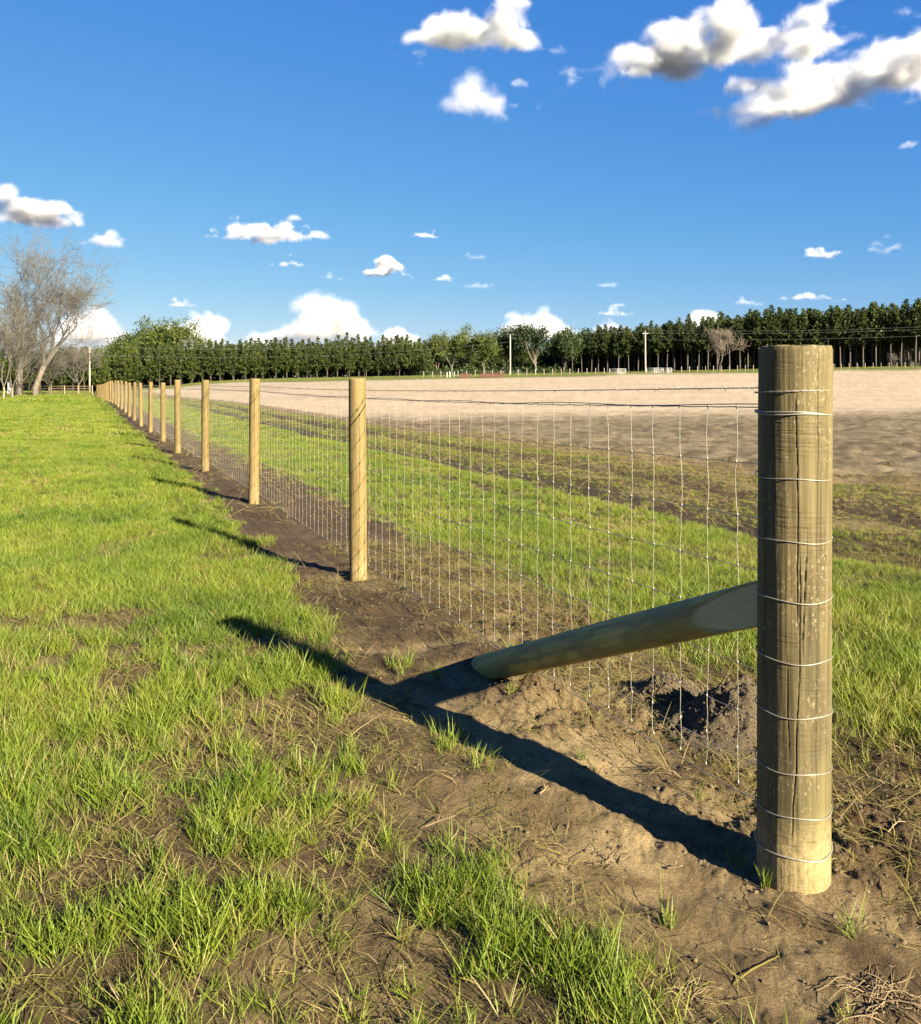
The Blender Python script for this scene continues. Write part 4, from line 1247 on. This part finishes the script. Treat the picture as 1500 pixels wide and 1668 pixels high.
def feeder(px0, px1, Y, label):
    x0, x1 = PX(px0, Y), PX(px1, Y)
    w = x1 - x0
    r = bpy.data.objects.new('hay_feeder', None); COL.objects.link(r); r.location = ((x0 + x1) / 2, Y, gz1((x0 + x1) / 2, Y))
    tag(r, label, 'hay feeder', 'rusty hay feeders')
    for sy in (-0.7, 0.7):
        mb = MB(); mb.box((0, sy, 0.40), (w / 2, 0.02, 0.36)); obj('side_panel', mb.mesh('side_panel', mat_rust), r)
        mb = MB(); mb.tube([(-w / 2, sy, 1.02), (w / 2, sy, 1.02)], 0.04, n=6); obj('top_rail', mb.mesh('top_rail', mat_rust, True), r)
        for q in np.linspace(-w / 2, w / 2, max(3, int(w / 0.55))):
            mb = MB(); mb.tube([(q, sy, 0.0), (q, sy, 1.02)], 0.035, n=5); obj('bar', mb.mesh('bar', mat_rust, True), r)
    for sx in (-1, 1):
        mb = MB(); mb.box((sx * w / 2, 0, 0.45), (0.02, 0.70, 0.40)); obj('end_panel', mb.mesh('end_panel', mat_rust), r)
feeder(749, 765, 178, 'smaller rusty steel hay feeder under the light green trees')
feeder(782, 820, 178, 'longer rusty steel hay feeder beside the thin utility pole')
# white marker posts and the thin posts of the far boundary fence
mb = MB(); mb.tube([(0, 0, -0.2), (0, 0, 1.2)], 0.06, n=6); mpost = mb.mesh('boundary_post', mat_white, True)
mb = MB(); mb.tube([(0, 0, -0.2), (0, 0, 1.25)], 0.05, n=6); gpost = mb.mesh('boundary_post', mat_pole, True)
for i, px in enumerate([728, 733, 740]):
    tag(obj('boundary_post', mpost, loc=(PX(px, 180), 180, gz1(PX(px, 180), 180))), 'short white post left of the smaller rusty feeder', 'post', 'white posts by the feeders')
for i, px in enumerate(list(range(690, 990, 14)) + list(range(1110, 1500, 13))):
    Y = 183.0
    tag(obj('boundary_post', gpost, loc=(PX(px, Y), Y, gz1(PX(px, Y), Y))), 'thin post of the boundary fence along the foot of the %s' % ('oaks and light green trees' if px < 990 else 'tall pine wood'), 'post', 'thin posts of the far boundary fence')

# ------------------------------------------------------------------ small things lying about
mat_dry, nt, p = new_mat('dry_stem'); n = N(nt)
n.set(p.inputs['Base Color'], n.mix(n.noise(n.new('ShaderNodeTexCoord').outputs['Object'], 30, 3), (0.13, 0.085, 0.038), (0.32, 0.235, 0.12))); p.inputs['Roughness'].default_value = 0.8
def dry_weed(x, y, cnt, size, seed, label):
    g = np.random.default_rng(seed)
    r = bpy.data.objects.new('dry_weed', None); COL.objects.link(r); r.location = (x, y, ground_at(x, y)); tag(r, label, 'dry weed', 'dead weeds near the corner post')
    for i in range(cnt):
        a = g.random() * 6.283; L = size * (0.4 + 0.8 * g.random())
        b = np.array([g.normal(0, size * 0.22), g.normal(0, size * 0.16), -0.01]); d = np.array([math.cos(a) * 0.8, math.sin(a) * 0.8, 0.9 * g.random() + 0.15])
        pts = [b]
        for k in range(7):
            d = d + np.array([g.normal(0, 0.2), g.normal(0, 0.28), -0.20]); d /= np.linalg.norm(d)
            q = pts[-1] + d * L / 7; q[2] = max(q[2], 0.004); pts.append(q)
        mb = MB(); mb.tube(pts, [0.0015 * (1 - 0.6 * k / 7) for k in range(8)], n=4)
        obj('stem', mb.mesh('stem', mat_dry, True), r)
dry_weed(0.97, 2.03, 70, 0.15, 2001, 'curled dead weed clump in the bottom corner below the corner post')
dry_weed(0.52, 2.06, 16, 0.09, 2002, 'small flattened dead weed at the lower edge of the bare soil')
dry_weed(0.02, 2.62, 12, 0.08, 2003, 'wispy dead weed in the middle of the bare sandy soil')
dry_weed(0.45, 2.62, 14, 0.08, 2004, 'dead weed beside the shadow of the corner post')
dry_weed(-0.95, 2.75, 16, 0.11, 2005, 'dead grass stems on the dark bare patch in the lawn')
def twig(x, y, L, rz, seed, label, r0=0.003):
    g = np.random.default_rng(seed)
    pts = [np.array([0.0, 0.0, 0.004])]; d = np.array([1.0, 0, 0.05])
    for k in range(6):
        d = d + g.normal(0, 0.22, 3) * np.array([1, 1, 0.5]); d /= np.linalg.norm(d)
        q = pts[-1] + d * L / 6; q[2] = max(q[2], 0.003); pts.append(q)
    mb = MB(); mb.tube(pts, [r0 * (1 - 0.5 * k / 6) for k in range(7)], n=6)
    mb.tube([pts[3], pts[3] + np.array([L * 0.10, L * 0.12, 0.02])], [r0 * 0.6, r0 * 0.3], n=4)
    o = obj('twig', mb.mesh('twig', mat_dry, True), loc=(x, y, ground_at(x, y)), rot=(0, 0, rz)); tag(o, label, 'twig', 'twigs on the bare soil')
twig(-0.13, 2.83, 0.12, 0.15, 2011, 'pale straight twig lying on the bare sandy soil', 0.0028)
twig(0.27, 3.02, 0.07, 1.1, 2012, 'short curled pale twig close to the shadow of the corner post', 0.0035)
twig(0.60, 2.60, 0.05, -0.4, 2013, 'tiny pale twig inside the shadow by the corner post', 0.0035)
twig(0.20, 2.12, 0.10, 2.3, 2014, 'thin twig at the edge of the grass below the bare soil', 0.0028)
twig(1.32, 2.75, 0.12, 0.6, 2015, 'dark little stick on the soil right of the corner post', 0.003)

# ------------------------------------------------------------------ one reflectance scale for every surface
ALBEDO = 1 / 1.5
for m in bpy.data.materials:
    nt = m.node_tree
    for b in [q for q in nt.nodes if q.type in ('BSDF_PRINCIPLED', 'BSDF_TRANSLUCENT')]:
        s = b.inputs['Base Color'] if b.type == 'BSDF_PRINCIPLED' else b.inputs['Color']
        if s.is_linked:
            src = s.links[0].from_socket
            mx = nt.nodes.new('ShaderNodeMix'); mx.data_type = 'RGBA'; mx.blend_type = 'MULTIPLY'
            mx.inputs[0].default_value = 1.0; mx.inputs[7].default_value = (ALBEDO, ALBEDO, ALBEDO, 1)
            nt.links.new(src, mx.inputs[6]); nt.links.new(mx.outputs[2], s)
        else:
            c = s.default_value; s.default_value = (c[0] * ALBEDO, c[1] * ALBEDO, c[2] * ALBEDO, 1)
# ------------------------------------------------------------------ clouds: real volumes kilometres away
def cloud_material(name, dens, erode, nscale):
    m = bpy.data.materials.new(name)
    m.use_nodes = True
    nt = m.node_tree
    nt.nodes.remove(nt.nodes['Principled BSDF'])
    n = N(nt)
    at = n.new('ShaderNodeAttribute'); at.attribute_name = 'density'
    tc = n.new('ShaderNodeTexCoord').outputs['Object']
    nz = n.noise(tc, nscale, 7, 0.70, 0.6)
    big = n.noise(tc, nscale * 0.33, 2, 0.5)
    e = n.math('ADD', n.math('MULTIPLY', nz, 0.75), n.math('MULTIPLY', big, 0.45))
    e = n.maprange(e, 0.46, 0.72, 0.0, erode)
    d = n.math('SUBTRACT', at.outputs['Fac'], e)
    d = n.math('MULTIPLY', n.math('POWER', n.maprange(d, 0.0, 0.75, 0.0, 1.0), 1.9), dens)
    sc = n.new('ShaderNodeVolumePrincipled')
    sc.inputs['Density Attribute'].default_value = ''
    sc.inputs['Color'].default_value = (0.89, 0.893, 0.90, 1)
    sc.inputs['Anisotropy'].default_value = 0.15
    nt.links.new(d, sc.inputs['Density'])
    nt.links.new(sc.outputs[0], nt.nodes['Material Output'].inputs['Volume'])
    return m

def mesh_to_volume_tree(mat, voxels, band):
    ng = bpy.data.node_groups.new('cloud_volume', 'GeometryNodeTree')
    ng.interface.new_socket('Geometry', in_out='INPUT', socket_type='NodeSocketGeometry')
    ng.interface.new_socket('Geometry', in_out='OUTPUT', socket_type='NodeSocketGeometry')
    gi = ng.nodes.new('NodeGroupInput'); go = ng.nodes.new('NodeGroupOutput')
    mv = ng.nodes.new('GeometryNodeMeshToVolume')
    mv.resolution_mode = 'VOXEL_SIZE'
    mv.inputs['Voxel Size'].default_value = voxels
    mv.inputs['Interior Band Width'].default_value = band
    mv.inputs['Density'].default_value = 1.0
    smt = ng.nodes.new('GeometryNodeSetMaterial')
    smt.inputs['Material'].default_value = mat
    ng.links.new(gi.outputs[0], mv.inputs['Mesh'])
    ng.links.new(mv.outputs[0], smt.inputs['Geometry'])
    ng.links.new(smt.outputs[0], go.inputs[0])
    return ng

ICO = bmesh.new(); bmesh.ops.create_icosphere(ICO, subdivisions=2, radius=1.0)
ICO_V = np.array([v.co[:] for v in ICO.verts]); ICO_F = np.array([[v.index for v in f.verts] for f in ICO.faces]); ICO.free()
def cloud(seed, x0, y0, x1, y1, label, rise=0.0, base=1100.0, dist=None, depth=11.0, erode=0.72, lumps=26, flat=0.5, peak=0.5, nscale=None):
    """a cumulus filling the sky between photo-degree bounds; its base sits at the given altitude"""
    rng = np.random.default_rng(seed)
    el = (HY - y1) / FPX
    D = dist if dist else (base - EYE) / el
    W = (x1 - x0) / FPX * D
    Hh = (y1 - y0) / FPX * D
    cx = ((x0 + x1) / 2 - CX) / FPX * D
    x0, x1 = x0 - 0.09 * (x1 - x0), x1 + 0.09 * (x1 - x0)
    W = (x1 - x0) / FPX * D; Hh *= 1.18
    asp = Hh / W                                            # local units: width = 1
    body = asp - abs(rise)
    vs_, fs_ = [], []
    nb = 0
    for i in range(int(lumps * 1.6)):
        t = rng.random() if i > 9 else (i + 0.5) / 10
        prof = max(0.0, 1 - abs((t - peak) / (peak if t < peak else 1 - peak)) ** 1.7)
        hmax = body * (0.25 + 0.75 * prof) * (0.78 + 0.22 * math.sin(t * 15.0 + seed * 1.7) ** 2)
        r = hmax * ((0.16 + 0.26 * rng.random() ** 1.5) if i > 9 else 0.36)
        z = r * flat + (hmax - r - r * flat) * rng.random() ** (1.3 if i > 9 else 6)
        x = (t - 0.5) * (1 - 1.6 * r)
        y = (rng.random() - 0.5) * min(0.5, body * 1.4)
        zz = z + (rise * t if rise >= 0 else -rise * (1 - t))
        v = ICO_V * np.array([max(r * (1.15 + 0.5 * rng.random()), 0.085 if i < 10 else 0.0), r * 1.15, r])
        v[:, 2] = np.where(v[:, 2] < -r * flat, -r * flat + (v[:, 2] + r * flat) * 0.15, v[:, 2])
        vs_.append(v + np.array([x, y, zz])); fs_.append(ICO_F + nb); nb += len(v)
    me = mesh_of('cloud', np.concatenate(vs_), np.concatenate(fs_))
    o = obj('cloud', me, loc=(cx, D, EYE + el * D), scale=(W, W, W))
    rm = o.modifiers.new('remesh', 'REMESH'); rm.mode = 'VOXEL'; rm.voxel_size = max(body / 26, 0.006)
    mat = cloud_material('cloud_vapour', depth / body, erode, nscale or 3.4 / body)
    vol = o.modifiers.new('volume', 'NODES'); vol.node_group = mesh_to_volume_tree(mat, max(body / 30, 0.006), body * 0.20)
    tag(o, label, 'cloud', 'cumulus clouds')
    return o

cloud(11, 648, -18, 915, 104, 'white cumulus cloud cut by the top edge, above a small ragged one', rise=0.10, lumps=34, depth=11)
cloud(12, 716, 92, 830, 196, 'small ragged cloud just below the top middle cloud', lumps=16, erode=0.95, depth=3)
cloud(18, 832, 112, 862, 144, 'tiny cloud wisp right of the small ragged cloud', lumps=8, erode=0.9, depth=0.8)
cloud(13, 880, -34, 1480, 176, 'long slanting white cloud reaching the top edge of the picture', rise=0.17, lumps=56, depth=11)
cloud(14, 1110, 24, 1680, 220, 'big grey-bottomed cloud running off the right edge', rise=0.13, lumps=56, depth=11)
cloud(15, -50, 300, 138, 372, 'puffy white cloud at the left edge above the bare tree', lumps=26, peak=0.62, depth=11)
cloud(16, 136, 366, 216, 406, 'small oval cloud beside the left edge cloud', lumps=14, depth=2.6)
cloud(17, 322, 340, 540, 396, 'flat elongated white cloud over the middle of the fence line', lumps=34, peak=0.6, depth=11)
cloud(19, 664, 366, 724, 389, 'small flat cloud right of the elongated one', lumps=10, erode=0.72, depth=2.6)
cloud(20, 434, 413, 508, 436, 'small flat cloud under the elongated one', lumps=10, erode=0.72, depth=2.6)
cloud(21, 586, 419, 680, 455, 'white puff with a pointed top above the young pines', lumps=16, peak=0.4, depth=11)
cloud(22, 700, 438, 748, 460, 'little cloud right of the pointed white puff', lumps=9, erode=0.72, depth=2.6)
cloud(23, 748, 446, 812, 472, 'faint grey cloud low in the middle of the sky', lumps=9, erode=0.75, depth=0.8)
cloud(24, 518, 438, 566, 458, 'faint little cloud left of the pointed white puff', lumps=8, erode=0.75, depth=0.8)
cloud(25, 748, 402, 806, 424, 'faint wisp above the middle of the far trees', lumps=8, erode=0.75, depth=0.8)
cloud(26, 1288, 394, 1394, 422, 'flat white cloud above the corner post', lumps=14, erode=0.72, depth=2.6)
cloud(27, 1392, 382, 1485, 416, 'faint grey cloud right of the flat one above the corner post', lumps=9, erode=0.75, depth=0.8)
cloud(28, 1252, 468, 1382, 494, 'thin cloud just above the tall pines and the corner post', lumps=13, erode=0.725, depth=2.6)
cloud(29, 966, 490, 1046, 516, 'small cloud above the right end of the bright low bank', lumps=11, erode=0.72, depth=2.6)
cloud(41, 262, 478, 328, 502, 'small flat cloud above the bright green trees', lumps=10, erode=0.72, depth=2.6)
cloud(42, 968, 448, 1014, 470, 'faint grey wisp above the tall pine wood', lumps=8, erode=0.75, depth=0.8)
cloud(43, 1460, 215, 1498, 245, 'tiny wisp under the big grey-bottomed cloud', lumps=7, erode=0.9, depth=0.8)
FAR = 24000.0
cloud(30, 468, 466, 624, 566, 'tallest cream cumulus tower rising behind the pine plantation', dist=FAR, lumps=46, erode=0.68, peak=0.36, depth=7)
cloud(31, 372, 514, 500, 572, 'low cloud bank left of the tall cream tower', dist=FAR, lumps=26, erode=0.72, peak=0.6, depth=2.6)
cloud(32, 90, 478, 212, 570, 'bright cumulus behind the limbs of the bare tree', dist=FAR, lumps=34, erode=0.68, peak=0.5, depth=7)
cloud(33, 230, 498, 372, 570, 'bright cumulus behind the tall green trees', dist=FAR, lumps=34, erode=0.72, peak=0.68, depth=7)
cloud(34, 800, 492, 976, 570, 'broad cream cumulus above the dark oaks', dist=FAR, lumps=40, erode=0.725, peak=0.35, depth=7)
cloud(35, 946, 508, 1052, 566, 'low cloud between the broad cumulus and the tall pines', dist=FAR, lumps=22, erode=0.68, depth=2.6)
cloud(36, 1078, 500, 1192, 560, 'rounded pinkish cumulus above the left part of the tall pines', dist=FAR, lumps=26, erode=0.68, peak=0.6, depth=7)
cloud(37, 610, 520, 700, 575, 'pale low cloud right of the tall cream tower', dist=FAR, lumps=20, erode=0.725, depth=7)
cloud(38, 690, 528, 812, 578, 'pale hazy cloud bank above the light green trees', dist=FAR, lumps=24, erode=0.725, depth=1.2)

cloud(51, 360, 540, 640, 584, 'low hazy cloud bank along the horizon under the tall cream tower', dist=FAR, lumps=44, erode=0.85, depth=1.2)
cloud(52, 640, 545, 860, 584, 'low hazy cloud bank behind the light green trees', dist=FAR, lumps=40, erode=0.85, depth=1.2)
cloud(53, 850, 532, 1090, 580, 'low hazy cloud bank behind the dark oaks', dist=FAR, lumps=40, erode=0.85, depth=1.2)
cloud(54, 1180, 478, 1270, 500, 'faint streak of cloud left of the corner post above the pines', dist=15000, lumps=12, erode=0.8, depth=0.8)
